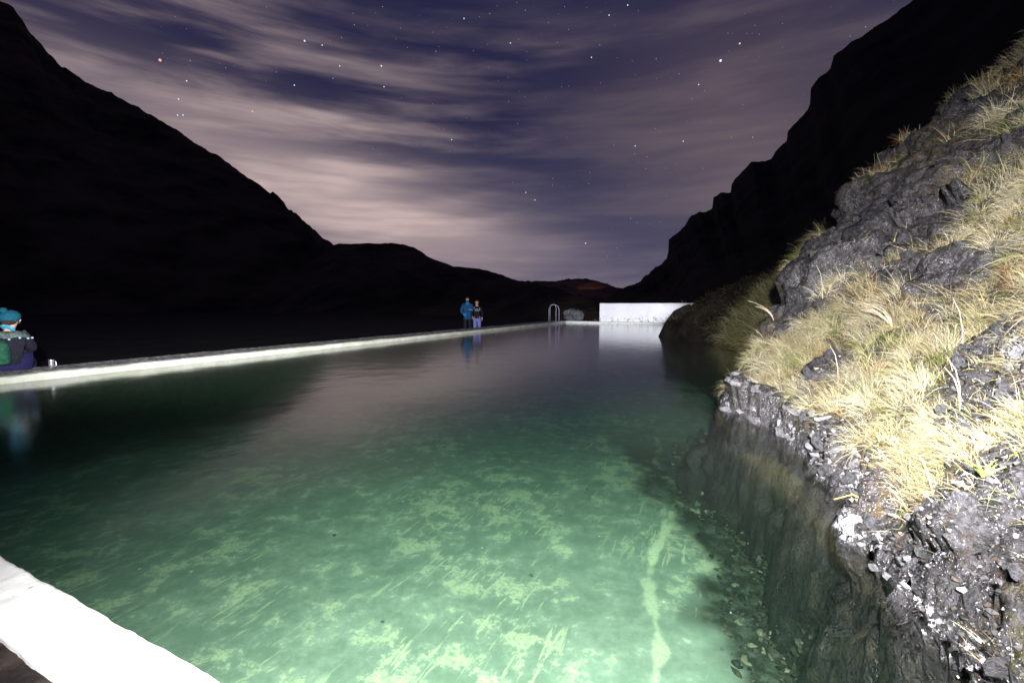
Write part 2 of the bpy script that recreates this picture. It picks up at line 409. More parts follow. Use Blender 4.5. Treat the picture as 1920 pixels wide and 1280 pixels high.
# the long wall: A->B along U, side vector s = (t.y,-t.x) = W ; outer side is negative
sec = [(-.85, -1.2), (-.86, -.3), (-.86, .05), (-.84, .115), (-.78, .135), (-.70, .130), (-.62, .120), (-.54, .118), (-.46, .122), (-.38, .118), (-.30, .112), (-.24, .118), (-.18, .112), (-.12, .112), (-.07, .11), (-.03, .107), (-.008, .098), (0, .085), (0, .05), (0, .0), (0, -.4), (0, -1.3)]
topa = [0, 0, 0, 1, 1, 1, 1, 1, 1, 1, 1, 1, .8, .3, .1, 0, 0, 0, 0, 0, 0, 0]
lw = swept('pool_wall', CN - U * .3, CF + U * .9, sec, 900, M_long, .022, 11, attr=topa, rnd=.012)
tag(lw, 'long pale limed wall running along the left side of the water', 'wall')
# far ledge
fl = swept('pool_ledge', CF + FD * .02, CF + FD * 12.5, [(-x, z) for x, z in [(0, -1.3), (0, -.2), (0, .05), (0, .10), (.02, .118), (.08, .12), (.2, .12), (.3, .12), (.38, .12), (.45, .115), (.46, .09), (.46, -1.0)]], 260, M_ledge, .012, 21)
tag(fl, 'low pale ledge closing the far end of the water', 'ledge')
# white rear wall
wa = Vector((5.46, 28.45, 0)); wb = wa + FD * 9.5
def zt(x): return 1.23
ww = swept('white_wall', wa, wb, [(-x, z) for x, z in [(0, -.6), (0, .1), (0, .3), (0, .5), (0, .8), (0, 1.1), (0, 1.21), (.02, 1.235), (.1, 1.245), (.2, 1.235), (.24, 1.2), (.24, .5), (.24, -.6)]], 240, M_wall, .012, 31)
tag(ww, 'bright white chipped wall standing behind the far end of the pool', 'wall')

# water
wp = [CN - W * .0 + Vector((0, 0, 0)), CF, CF + FD * 11.5, Vector((11, 16, 0)), Vector((8.5, 6, 0)), Vector((3.2, -.72, 0))]
V = [(p.x, p.y, 0) for p in wp] + [(p.x, p.y, -1.6) for p in wp]; n = len(wp)
F = [tuple(range(n))[::-1], tuple(range(n, 2 * n))] + [(i, (i + 1) % n, n + (i + 1) % n, n + i) for i in range(n)]
me = mesh_py('pool_water', V, F, M_water, False)
bm = bmesh.new(); bm.from_mesh(me); bmesh.ops.recalc_face_normals(bm, faces=bm.faces); bm.to_mesh(me); bm.free()
tag(link('pool_water', me), kind='structure')

# shoreline of the right bank
SHORE = [(.9, -3), (1.1, 0), (1.28, .9), (1.32, 1.27), (1.40, 1.49), (1.62, 1.76), (1.69, 2.02), (1.80, 2.2), (1.95, 2.46), (1.99, 2.7), (2.05, 2.94), (2.24, 3.35), (2.37, 3.79), (2.42, 4.1), (2.36, 4.45), (2.33, 4.75)]
sy = np.array([p[1] for p in SHORE]); sx = np.array([p[0] for p in SHORE])
def xs(y): return np.interp(y, sy, sx)
CR = [(2.2, 4.85, .30), (2.51, 5.0, .37), (2.8, 5.2, .62), (3.16, 5.5, .95), (3.35, 5.65, 1.35), (3.5, 5.8, 1.60), (3.9, 6.05, 1.85), (4.43, 6.3, 2.10), (4.77, 6.6, 2.62), (5.44, 7, 3.05), (6.13, 7.4, 3.70), (7.24, 8, 4.34), (10.22, 9.5, 6.02), (14, 11.4, 8)]
cx_, cy_, cz_ = (np.array([p[i] for p in CR]) for i in range(3))

# pool floor
gx = np.r_[np.arange(-9, -2.5, .1), np.arange(-2.5, 3.5, .025), np.arange(3.5, 13.5, .12)]; gy = np.r_[np.arange(-3, 1.5, .1), np.arange(1.5, 8.5, .03), np.arange(8.5, 30.6, .12)]
GX, GY = np.meshgrid(gx, gy, indexing='ij')
P = np.stack([GX.ravel(), GY.ravel(), np.zeros(GX.size)], 1)
P[:, 2] = -1.1 + fbm(P, .7, 4, 5) * .05
RID = [(2.42, 7.5), (2.30, 6.9), (2.03, 6.35), (1.98, 5.8), (2.0, 5.3), (1.84, 4.9), (1.69, 4.64), (1.48, 4.25), (1.30, 3.95), (1.19, 3.74), (1.07, 3.44), (1.02, 3.1), (.97, 2.83), (.84, 2.5)]
def dist_poly(P, pl):
    best = np.full(len(P), 9.0)
    for (a, b), (c, d) in zip(pl[:-1], pl[1:]):
        ab_ = np.array([c - a, d - b]); ap = P[:, :2] - np.array([a, b])
        t = np.clip((ap @ ab_) / (ab_ @ ab_), 0, 1); best = np.minimum(best, np.linalg.norm(ap - t[:, None] * ab_, axis=1))
    return best
dr = dist_poly(P, RID) + fbm(P, 4, 4, 77) * .05
ridge = sstep(.046, .014, dr + fbm(P, 7, 3, 78) * .07) * np.where(P[:, 1] < 3.7, .5, 1)
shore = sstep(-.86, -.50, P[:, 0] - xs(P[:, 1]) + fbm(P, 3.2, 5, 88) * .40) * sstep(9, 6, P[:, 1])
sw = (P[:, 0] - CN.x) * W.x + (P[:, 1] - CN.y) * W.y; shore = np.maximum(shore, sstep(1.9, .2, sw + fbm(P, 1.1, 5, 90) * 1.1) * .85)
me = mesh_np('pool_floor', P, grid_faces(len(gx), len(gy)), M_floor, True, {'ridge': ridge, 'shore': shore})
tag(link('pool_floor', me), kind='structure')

# ------------------------------------------------------------------ ground outside
g1 = CN - U * 150 - W * .7; V = []; F = []
def quad(a, b, c, d):
    i = len(V); V.extend([tuple(a), tuple(b), tuple(c), tuple(d)]); F.append((i, i + 1, i + 2, i + 3))
zg = Vector((0, 0, -.42))
A = CN - U * 200 - W * .6; B = CF + U * 1500 - W * .6
quad(A + zg, B + zg, B - W * 1500 + zg, A - W * 1500 + zg)
C_ = CF - W * .6 + U * .4; Dd = CF + FD * 700 + U * .4
quad(C_ + zg, Dd + zg, Dd + U * 1400 + zg, C_ + U * 1500 + zg)
me = mesh_py('valley_ground', V, F, M_ground, False); tag(link('valley_ground', me), kind='structure')
V = []; F = []
A = CN - W * .59 - U * .12; B = CN + W * 16 - U * .12; zp = Vector((0, 0, .085))
quad(A + zp, B + zp, B - U * 60 + zp, A - U * 60 + zp)
me = mesh_py('gravel_path', V, F, M_path, False); tag(link('gravel_path', me), kind='structure')

# ------------------------------------------------------------------ mountains: crest line + concave flank + rear flank
def mountain(name, crest, foot, m, seed, amp, label=None, back=80, rows=70, cols=420, jag=.4):
    C = np.array(crest, float)
    s = np.r_[0, np.cumsum(np.linalg.norm(np.diff(C, axis=0), axis=1))]
    t = np.linspace(0, s[-1], cols)
    # keep the measured knobs of the crest and add finer teeth
    Cc = np.stack([np.interp(t, s, C[:, i]) for i in range(3)], 1)
    Cc[:, 2] += fbm(np.stack([t, t * 0, t * 0], 1), 1 / 5.0, 5, seed) * jag
    Fo = np.stack([np.interp(np.linspace(0, 1, cols), np.linspace(0, 1, len(foot)), np.array(foot, float)[:, i]) for i in range(3)], 1)
    r = np.linspace(0, 1, rows)[:, None]
    prof = .72 * r + .28 * r ** 2
    X = Fo[None, :, :2] * (1 - r[:, :, None]) + Cc[None, :, :2] * r[:, :, None]
    Z = Fo[None, :, 2] * (1 - prof) + Cc[None, :, 2] * prof
    P = np.concatenate([X, Z[:, :, None]], 2)
    fl_ = P.reshape(-1, 3); w = (np.sin(np.repeat(r[:, 0], cols) * math.pi) ** .7)
    rid = (1 - np.abs(fbm(fl_, 1 / (amp * 6), 5, seed + 3))) - .6
    fl_[:, 2] += (rid * amp * 1.6 + fbm(fl_, 1 / (amp * .9), 4, seed + 8) * amp * .28) * w
    P = fl_.reshape(rows, cols, 3)
    bk = P[-1].copy(); dirn = Cc[:, :2] / np.linalg.norm(Cc[:, :2], axis=1)[:, None]
    ex = []
    for q, dz in ((.15, .03), (.5, .2), (1.0, .6), (1.6, 1.05)):
        e = bk.copy(); e[:, :2] += dirn * back * q; e[:, 2] -= (e[:, 2] + 2) * dz; ex.append(e[None])
    P = np.concatenate([P] + ex, 0)
    me = mesh_np(name, P.reshape(-1, 3), grid_faces(P.shape[0], cols)[:, ::-1], m, True)
    o = link(name, me); tag(o, kind='structure'); return o
CL = [(-406.06, 260, 276.14), (-341.89, 250, 223.46), (-292.68, 240, 180.38), (-254.46, 230, 153.82), (-244.93, 230, 146.6), (-238.87, 230, 142.97), (-228.94, 228, 129.68), (-214.42, 225, 114.78), (-194.92, 222, 102.51), (-185.6, 220, 99.93), (-184.5, 220, 98.02), (-167.62, 215, 89.51), (-151.39, 212, 80.17), (-138.33, 208, 71.13), (-126.12, 205, 64.68), (-112.02, 200, 55.13), (-102.19, 196, 48.13), (-100.58, 196, 49.01), (-98.85, 195, 45.71), (-87.47, 190, 36.43), (-78.97, 185, 29.84), (-70.72, 180, 25.38), (-51.29, 170, 15.28), (-29.84, 160, 5.21)]
CL2 = [(-76.59, 150, 13.61), (-61.56, 140, 17.59), (-49.93, 135, 19.01), (-32.5, 125, 17.97), (-25.67, 120, 16.34), (-23.22, 118, 14.73), (-21.5, 116, 13.44), (-14.04, 110, 10.53), (-7.24, 104, 9.3), (-4.07, 100, 8.07), (0.0, 92, 6.35), (3.96, 85, 5.16), (7.27, 78, 3.93), (9.8, 70, 2.5), (10.5, 62, 1.55), (11.19, 58, 0.24)]
CFAR = [(-48.94, 700, 23.07), (-16.06, 690, 34.73), (3.95, 680, 37.39), (31.18, 670, 36.08), (65.26, 660, 35.56), (76.17, 655, 38.32), (102.03, 650, 38.79), (116.29, 645, 35.52), (126.69, 640, 27.12), (139.2, 635, 15.88), (154.41, 630, 8.45), (210.0, 620, 2.56)]
CRT = [(20.36, 120, -1.4), (23.42, 118, 1.94), (25.43, 116, 3.95), (28.55, 114, 5.22), (30.73, 110, 6.22), (31.04, 106, 8.0), (32.19, 102, 9.61), (32.93, 98, 11.08), (32.89, 97, 12.53), (32.59, 96, 15.15), (33.1, 95, 15.87), (34.83, 93, 16.93), (35.46, 92, 18.43), (38.79, 90, 19.27), (38.15, 88, 21.24), (38.87, 87, 22.18), (40.37, 86, 22.71), (40.04, 85, 23.79), (41.22, 84, 25.58), (42.37, 83, 26.67), (45.31, 82, 26.54), (45.49, 80, 27.6), (46.2, 79, 28.84), (46.31, 79, 30.32), (47.42, 78, 31.4), (48.3, 77, 32.52), (48.17, 76, 34.18), (47.92, 76, 35.58), (48.46, 75, 36.99), (49.57, 74, 37.71), (49.97, 74, 39.45), (51.5, 72, 40.19), (53.85, 71, 41.38), (54.96, 70, 42.07), (55.97, 69, 43.31), (56.57, 68, 44.13), (58.26, 66, 47.0), (62.31, 64, 52.2), (69.68, 62, 59.36), (86.0, 60, 64.59), (113.39, 58, 66.97)]
mountain('mountain', CL, [(-190, 20, -3), (-110, 60, -2), (-60, 90, -2), (-25, 100, -2), (-10, 110, -2)], M_hillL, 3, 5.0, back=120, jag=.9)
mountain('hill', CL2, [(-62, 95, -2), (-30, 70, -2), (-8, 62, -1), (0, 52, -1), (6, 42, -1), (8.5, 39, -1)], M_hillL, 23, 2.0, back=30, jag=.35, rows=50)
mountain('distant_hill', CFAR, [(-60, 300, -3), (60, 330, -3), (140, 330, -3), (220, 330, -3)], M_far, 43, 7.0, back=200, jag=1.2, rows=50, cols=260)
mountain('crag_mountain', CRT, [(10.6, 34, -1), (12.5, 31, -1), (14.5, 26, -1), (18, 20, -1), (24, 12, 1), (32, 4, 2), (40, -6, 2)], M_hillR, 63, 2.6, back=40, jag=1.3, cols=640, rows=120)

# ------------------------------------------------------------------ near bank on the right
def spacing(a, b, d0, d1):
    n_ = int((b - a) / ((d1 - d0) / math.log(d1 / d0))) + 1
    q = (d1 / d0) ** (np.arange(n_ + 1) / n_); c = np.r_[0, np.cumsum(q)]; return a + (b - a) * c / c[-1]
ax = np.r_[spacing(.25, 1.1, .03, .014)[:-1] if False else np.linspace(.2, 1.1, 30)[:-1], spacing(1.1, 13.5, .013, .085)]
ay = np.r_[np.linspace(-3, .6, 60)[:-1], spacing(.6, 5.0, .012, .028)[:-1], np.linspace(5.0, 7.2, 72)[:-1], spacing(7.2, 13, .03, .12)]
AX, AY = np.meshgrid(ax, ay, indexing='ij')
def bank_height(X, Y):
    d = X - xs(np.minimum(Y, 4.75))
    P0 = np.stack([X.ravel(), Y.ravel(), 0 * X.ravel()], 1)
    wob = (fbm(P0, 1.5, 3, 201) * .10).reshape(X.shape)
    lump = (fbm(P0, 1.0, 3, 202) * .38).reshape(X.shape)
    dd = d + wob * .6 * sstep(-.6, 0, d)
    up = .20 * sstep(0, .09, dd) + .96 * np.maximum(dd - .03, 0) ** .97
    # calibrate towards the crest
    up = up + lump * sstep(.2, 1.2, dd)
    dn = np.maximum(4.2 * dd, -1.35 + .1 * dd) + .06 * sstep(-.5, -.1, dd)
    z = np.where(dd > 0, up, dn)
    yc = np.interp(X, cx_, cy_); zc = np.interp(X, cx_, cz_)
    near = sstep(2.6, .0, yc - Y + (fbm(P0, 1.1, 3, 207) * .9).reshape(X.shape))                     # pull the surface to the crest line
    z = np.where(dd > 0, z * (1 - near) + (zc) * near, z)
    over = Y - yc
    fall = zc - np.maximum(over, 0) * 3.0 - .25 * sstep(0, .3, over)
    z = np.where(over > 0, np.minimum(z, fall), z)
    return np.maximum(z, -1.5), dd, over
Z, DD, OV = bank_height(AX, AY)
dzx = np.gradient(Z, ax, axis=0); dzy = np.gradient(Z, ay, axis=1)
NN = np.stack([-dzx, -dzy, np.ones_like(Z)], -1); SL = np.linalg.norm(NN, axis=-1); NN /= SL[..., None]
P = np.stack([AX, AY, Z], -1).reshape(-1, 3); Nn = NN.reshape(-1, 3); d = DD.ravel(); ov = OV.ravel()
# where bare rock shows
def blob(x, y, rx, ry, rot=0):
    c, s = math.cos(rot), math.sin(rot); X = P[:, 0] - x; Y = P[:, 1] - y
    return sstep(1.25, .75, np.sqrt(((X * c + Y * s) / rx) ** 2 + ((-X * s + Y * c) / ry) ** 2) + fbm(P, 2.6, 3, 301) * .30)
rock = np.zeros(len(P))
rock = np.maximum(rock, sstep(.15, .04, d + fbm(P, 3, 3, 302) * .12))                # the foot of the bank
rock = np.maximum(rock, blob(3.50, 5.30, .62, .70, .2))                              # outcrop on the corner
rock = np.maximum(rock, blob(4.60, 5.75, .75, .62, .2))
rock = np.maximum(rock, blob(5.6, 6.2, .45, .55, .5) * .9)
rock = np.maximum(rock, blob(6.3, 6.9, .7, .3, .5) * .8)
yc_ = np.interp(P[:, 0], cx_, cy_); dcr = yc_ - P[:, 1] + fbm(P, 1.5, 3, 305) * .7
lim = np.interp(P[:, 0], [2.8, 3.1, 3.6, 3.95, 4.7, 6, 8, 11], [0, .45, 1.55, 2.0, 2.2, 2.0, 1.2, .4])
out = sstep(-.15, .15, lim - dcr) * sstep(.27, .15, fbm(P, 1.3, 4, 306) + .10 * sstep(5.2, 6.5, P[:, 0]))
rock = np.maximum(rock, out)
rock = np.maximum(rock, blob(2.75, 2.65, .45, .16, .6))
rock = np.maximum(rock, blob(2.7, 3.9, .18, .2))
rock = np.maximum(rock, sstep(2.15, 1.6, P[:, 1] + .25 * (P[:, 0] - 1.5) + fbm(P, 2.2, 3, 303) * .5))   # mossy rubble nearest the camera
rock = np.maximum(rock, sstep(.28, .44, fbm(P, 1.4, 4, 304)))
rock = np.maximum(rock, sstep(.05, .25, ov))
rock = np.maximum(rock, sstep(0, -.03, d))
face = np.clip(out, 0, 1)
w1, w2, wc = worley(P + fbm(P, 3, 2, 9)[:, None] * .07, 3.2, 1)
v1, v2, vc = worley(P, 9.0, 4)
t1, t2, tc = worley(P, 26.0, 6)
ridged = lambda s_, sd_: 1 - 2 * np.abs(fbm(P, s_, 3, sd_))
disp = rock * ((wc - .4) * .13 - sstep(.14, 0, w2 - w1) * .03 + (vc - .5) * .035 * sstep(-.1, .2, fbm(P, 2, 2, 15)) + (.45 - t1) * .022 + ridged(5.0, 61) * .030 + ridged(13.0, 62) * .018 + vnoise(P, 42.0, 63) * .008)
disp += fbm(P, 2.4, 4, 310) * .07 + fbm(P, 14, 4, 311) * .016 + face * (fbm(P, 1.4, 3, 312) * .36 + (worley(P, 1.5, 71)[2] - .5) * .22)
disp *= sstep(-.4, -.1, P[:, 2]) * .3 + .7
PD = P + Nn * disp[:, None]
moss = np.clip(sstep(-.1, .35, fbm(P, 1.7, 3, 320)) * .8 + .35 * (1 - rock), 0, 1) * sstep(.03, .2, PD[:, 2])
moss = np.maximum(moss, 1 - rock) * sstep(.0, .12, PD[:, 2])
me = mesh_np('rocky_bank', PD, grid_faces(len(ax), len(ay)), M_rock, True, {'rock': rock, 'moss': moss})
bank = link('rocky_bank', me); tag(bank, kind='structure')
area = (np.gradient(ax)[:, None] * np.gradient(ay)[None] * SL).ravel()
grassy = (1 - rock) * sstep(.04, .14, d) * sstep(.35, .05, ov)

# bank behind (green tufts) and the dark spur by the far end
SB = np.array([(2.5, 5.2), (3.1, 5.75), (4.2, 6.8), (5.1, 8.8), (5.55, 10.8), (5.80, 12.2), (5.95, 13.4), (5.45, 14.8), (5.10, 15.75), (5.35, 16.6), (6.4, 18.2), (8.4, 20.5), (9.6, 24.5), (11.5, 27)])
bx = np.arange(3.0, 34, .11); by = np.arange(4.5, 31, .12)
BX, BY = np.meshgrid(bx, by, indexing='ij'); Q = np.stack([BX.ravel(), BY.ravel(), 0 * BX.ravel()], 1)
ds = dist_poly(Q, [tuple(p) for p in SB]); sgn = np.where(Q[:, 0] > np.interp(Q[:, 1], SB[:, 1], SB[:, 0]), 1, -1); ds = ds * sgn
hC = np.interp(ds, [-3, -1, 0, .22, .5, 1, 2, 3, 5.5, 9, 13, 20], [-1.6, -1.2, 0, .52, .80, 1.10, 1.55, 1.9, 2.9, 4.3, 6.6, 9])
gb = sstep(14.0, 12.0, Q[:, 1]); hB = np.where(ds > 0, ds * 1.25 + .12 * sstep(0, .1, ds), ds * 1.4)
hB = np.minimum(hB, 1.9 + .45 * ds)
ycq = np.interp(Q[:, 0], cx_, cy_); under_ = sstep(1.0, .35, Q[:, 1] - ycq); hB = hB * (1 - under_) + under_ * (np.interp(Q[:, 0], cx_, cz_) * .3 - 1.2)
hh = hC * (1 - gb) + hB * gb; hh = np.where(Q[:, 1] > 26, hh * (1 - sstep(26.5, 30, Q[:, 1])) - .6 * sstep(26.5, 30, Q[:, 1]), hh)
Q[:, 2] = np.maximum(hh, -1.5) + np.where(ds > 0, 1, .3) * (fbm(Q, .7, 4, 401) * .28 * sstep(0, 1.2, ds) + fbm(Q, 3, 4, 402) * .07)
q1, q2, qc = worley(Q, 1.1, 41); Q[:, 2] += (1 - gb) * sstep(0, 1, ds) * (qc - .5) * .42 + (1 - gb) * sstep(.1, 1, ds) * fbm(Q, 1.8, 4, 405) * .22
M_spur, kk = mat('dark_spur_rock'); p = kk.pos()
n1 = kk.noise(p, 1.6, 6, .7); n2 = kk.noise(p, 14, 5, .75)
col = kk.mix(kk.ramp(n1, .35, .65), (.012, .010, .008), (.060, .048, .030))
col = kk.mix(kk.m('MULTIPLY', kk.attr('green'), kk.ramp(n2, .35, .6)), col, (.05, .055, .018))
col = kk.mix(kk.ramp(n2, .66, .74), col, (.16, .15, .14))
finish(kk, col, .8, kk.bump(kk.m('ADD', n1, n2), .15), .3)
me = mesh_np('far_bank', Q, grid_faces(len(bx), len(by)), M_spur, True, {'green': gb})
tag(link('far_bank', me), kind='structure')

# ------------------------------------------------------------------ grass
M_grass, kk = mat('dry_grass_blades')
b = finish(kk, kk.attr('tint', 'Color'), .55, None, .3)
def rnd(*s): return RNG.random(s)
def blades(root, nrm, length, width, lean, droop, tint, seg=4):
    """ribbons growing from root, leaning, bending under their own weight"""
    n_ = len(root); d0 = nrm + lean; d0 /= np.linalg.norm(d0, axis=1)[:, None]
    side = np.cross(d0, rnd(n_, 3) * 2 - 1); side /= np.linalg.norm(side, axis=1)[:, None] + 1e-9
    pts = [root]; dcur = d0.copy(); st = (length / seg)[:, None]
    for s_ in range(seg):
        dcur = dcur + np.array([0, 0, -1.0])[None] * (droop * (.35 + .5 * s_))[:, None]
        dcur /= np.linalg.norm(dcur, axis=1)[:, None]
        pts.append(pts[-1] + dcur * st)
    V_ = []; wv = [1, .95, .8, .5, .08] if seg == 4 else list(np.linspace(1, .1, seg + 1))
    for s_, p_ in enumerate(pts):
        V_ += [p_ - side * (width * wv[s_] * .5)[:, None], p_ + side * (width * wv[s_] * .5)[:, None]]
    V_ = np.stack(V_, 1); kq = V_.shape[1]
    f = np.array([[2 * s_, 2 * s_ + 1, 2 * s_ + 3, 2 * s_ + 2] for s_ in range(seg)])
    F_ = (np.arange(n_)[:, None, None] * kq + f[None]).reshape(-1, 4)
    T_ = np.repeat(tint, kq, axis=0)
    return V_.reshape(-1, 3), F_, T_
STRAW = np.array([.38, .325, .19]); PALE = np.array([.50, .46, .345]); GREEN = np.array([.17, .20, .055]); RUST = np.array([.24, .13, .045])
def tufts(src, nrm, wgt, ntuft, per, length, width, mixw, spread=.045, seed=0):
    wgt = wgt / wgt.sum(); idx = RNG.choice(len(src), ntuft, p=wgt)
    c = src[idx]; nn = nrm[idx]
    ln = length * (.6 + .8 * rnd(ntuft)); kind = RNG.choice(4, ntuft, p=mixw)
    cnt = (per * (.5 + rnd(ntuft))).astype(int); t_ = np.repeat(np.arange(ntuft), cnt); n_ = len(t_)
    off = RNG.normal(0, spread, (n_, 3)) * (.6 + ln[t_] * 1.6)[:, None]
    nb_ = nn[t_]; off -= nb_ * np.sum(off * nb_, 1)[:, None]
    root = c[t_] + off - nb_ * .015
    ldir = (RNG.normal(0, .50, (ntuft, 3)))[t_]
    lean = off / (spread + 1e-6) * .38 + RNG.normal(0, .55, (n_, 3)) + ldir + np.array([-.10, -.05, .55])
    dist = np.linalg.norm(root - np.array([0, 0, CZ]), axis=1)
    wd = np.maximum(width * (.55 + .8 * rnd(n_)), dist * .00050)
    L_ = ln[t_] * (.45 + .75 * rnd(n_))
    droop = .07 + .42 * rnd(n_) ** 1.3
    cols = np.stack([STRAW, PALE, GREEN, RUST])[kind][t_] * (.26 + .68 * rnd(n_, 1)) * (.85 + .3 * rnd(ntuft, 1))[t_]
    swap = rnd(n_) < .22; cols[swap] = STRAW * (.7 + .5 * rnd(int(swap.sum()), 1))
    return blades(root, nb_, L_, wd, lean, droop, cols)
def join_blades(sets):
    V_ = []; F_ = []; T_ = []; o_ = 0
    for v, f, t in sets: V_.append(v); F_.append(f + o_); T_.append(t); o_ += len(v)
    return np.concatenate(V_), np.concatenate(F_), np.concatenate(T_)
vis = (P[:, 1] > .8) & (P[:, 0] > 1.15) & (P[:, 1] < 11)
w = area * grassy * vis
dd_ = np.linalg.norm(PD[:, :2], axis=1)
bandw = 1 + 2.5 * sstep(.5, .9, sstep(-.1, .5, fbm(P, 1.1, 3, 501)))
s1 = tufts(PD, Nn, w * bandw * sstep(7.5, 4.5, dd_), 1000, 95, .15, .0021, [.42, .38, .13, .07], .036)
s2 = tufts(PD, Nn, w * sstep(3.8, 6.0, dd_), 1900, 64, .23, .0027, [.42, .34, .16, .08], .055)
s3 = tufts(PD, Nn, area * vis * (d > .05) * (ov < .1) * sstep(7, 3, dd_), 420, 12, .10, .0024, [.5, .2, .25, .05])
s4 = tufts(PD, Nn, w * sstep(3.6, 2.4, dd_), 300, 46, .10, .0024, [.55, .2, .2, .05], .03)
V_, F_, T_ = join_blades([s1, s2, s3, s4])
tag(link('dry_grass', mesh_np('dry_grass', V_, F_, M_grass, True, {'tint': T_})), kind='stuff')
# grass of the bank behind
gq1 = np.gradient(Q[:, 2].reshape(len(bx), len(by)), bx, axis=0).ravel(); gq2 = np.gradient(Q[:, 2].reshape(len(bx), len(by)), by, axis=1).ravel()
NQ = np.stack([-gq1, -gq2, np.ones(len(Q))], 1); SQ = np.linalg.norm(NQ, axis=1); NQ /= SQ[:, None]
wq = SQ * gb * (under_ < .3) * (ds > .08) * (ds < 4.5) * (Q[:, 1] < 14)
s5 = tufts(Q, NQ, wq, 1500, 30, .36, .006, [.20, .07, .65, .08], .10)
wq2 = SQ * (ds > .2) * (ds < 9) * (Q[:, 1] > 12.5) * (Q[:, 1] < 24)
s6 = tufts(Q, NQ, wq2, 1100, 14, .20, .01, [.10, .0, .30, .60], .12); s6 = (s6[0], s6[1], s6[2] * .35)
V_, F_, T_ = join_blades([s5, s6])
tag(link('green_grass', mesh_np('green_grass', V_, F_, M_grass, True, {'tint': T_})), kind='stuff')

# ------------------------------------------------------------------ loose stones set in the bank
stones = [hull_stone(i + 1, 20, M_stone) for i in range(10)]; pales = [hull_stone(i + 31, 20, M_stone_pale) for i in range(6)]
ws = area * vis * (d > .02) * (ov < .05) * (rock > .35) * sstep(7.5, 2.5, dd_); ws = ws / ws.sum()
ids = RNG.choice(len(P), 230, p=ws)
for i in ids:
    dist = dd_[i]; s = random.uniform(.014, .034) * (.5 + dist * .38)
    o = link('stone', random.choice(stones), bank, PD[i] + Nn[i] * s * .10); o.scale = (s * random.uniform(.8, 1.4), s, s * random.uniform(.7, 1))
    o.rotation_euler = [random.uniform(0, 6.28) for _ in range(3)]
wl = area * vis * (d > -.03) * (d < .10) * (P[:, 1] > 1.6) * (P[:, 1] < 4.9); wl = wl / wl.sum()
ids = RNG.choice(len(P), 64, p=wl)
for i in ids:
    s = random.uniform(.016, .040) * (.5 + dd_[i] * .25)
    o = link('stone', random.choice(pales), bank, (PD[i][0], PD[i][1], max(PD[i][2], .0) + s * .1)); o.scale = (s * random.uniform(.8, 1.5), s, s * random.uniform(.6, .9))
    o.rotation_euler = [random.uniform(-.5, .5), random.uniform(-.5, .5), random.uniform(0, 6.28)]

bs = hull_stone(200, 12); bV = np.array([v.co[:] for v in bs.vertices]); bF = np.array([p_.vertices[:] for p_ in bs.polygons if len(p_.vertices) == 3]); bpy.data.meshes.remove(bs)
wr = area * vis * (d > .0) * (ov < .05) * (.12 + rock) * sstep(5.5, 2.2, dd_); wr = wr / wr.sum(); nR = 7500
ids = RNG.choice(len(P), nR, p=wr); sz = (.004 + .011 * rnd(nR) ** 2) * (.5 + dd_[ids] * .32)
a1_, a2_ = rnd(nR) * 6.28, rnd(nR) * 6.28
def rotm(a, ax0, ax1):
    M_ = np.tile(np.eye(3), (len(a), 1, 1)); M_[:, ax0, ax0] = np.cos(a); M_[:, ax1, ax1] = np.cos(a); M_[:, ax0, ax1] = -np.sin(a); M_[:, ax1, ax0] = np.sin(a); return M_
Mr = rotm(a1_, 0, 1) @ rotm(a2_, 1, 2)
sq = bV[None] * (sz[:, None] * (.7 + .7 * rnd(nR, 3)))[:, None, :]
gV = np.einsum('nij,nkj->nki', Mr, sq) + (PD[ids] + Nn[ids] * (sz * .2)[:, None])[:, None, :]
gF = (np.arange(nR)[:, None, None] * len(bV) + bF[None]).reshape(-1, 3)
shade = np.where(rnd(nR) < .08, .34, .014 + .065 * rnd(nR) ** 2)[:, None] * np.array([1, .97, 1.06]); shade[rnd(nR) < .2] *= np.array([.85, .66, .50])
M_rub, kk = mat('bank_rubble'); finish(kk, kk.attr('tint', 'Color'), .6, None, .35)
tag(link('gravel', mesh_np('gravel', gV.reshape(-1, 3), gF, M_rub, False, {'tint': np.repeat(shade, len(bV), axis=0)})), kind='stuff')

# rubble lying on the floor along the foot of the bank
nS = 4200; yy_ = 1.0 + rnd(nS) * 6.2; dd0 = -.10 - .52 * rnd(nS) ** 1.4
cS = np.stack([xs(np.minimum(yy_, 4.75)) + dd0 + np.maximum(yy_ - 4.75, 0) * .35, yy_, -1.10 + 0 * yy_], 1); szs = (.008 + .034 * rnd(nS) ** 2.5)
cS[:, 2] += szs * .2 + np.maximum(0, .42 + dd0) * 1.1 * rnd(nS)
Mr2 = rotm(rnd(nS) * 6.28, 0, 1) @ rotm(rnd(nS) * 6.28, 1, 2)
gV2 = np.einsum('nij,nkj->nki', Mr2, bV[None] * (szs[:, None] * (.6 + .9 * rnd(nS, 3)))[:, None, :]) + cS[:, None, :]
gF2 = (np.arange(nS)[:, None, None] * len(bV) + bF[None]).reshape(-1, 3)
sh2 = np.where(rnd(nS) < .10, .17, .010 + .07 * rnd(nS) ** 2)[:, None] * np.array([1.05, .92, .66])
tag(link('submerged_rubble', mesh_np('submerged_rubble', gV2.reshape(-1, 3), gF2, M_rub, False, {'tint': np.repeat(sh2, len(bV), axis=0)})), kind='stuff')

def height_at(x, y):
    i = np.argmin((PD[:, 0] - x) ** 2 + (PD[:, 1] - y) ** 2); return PD[i]
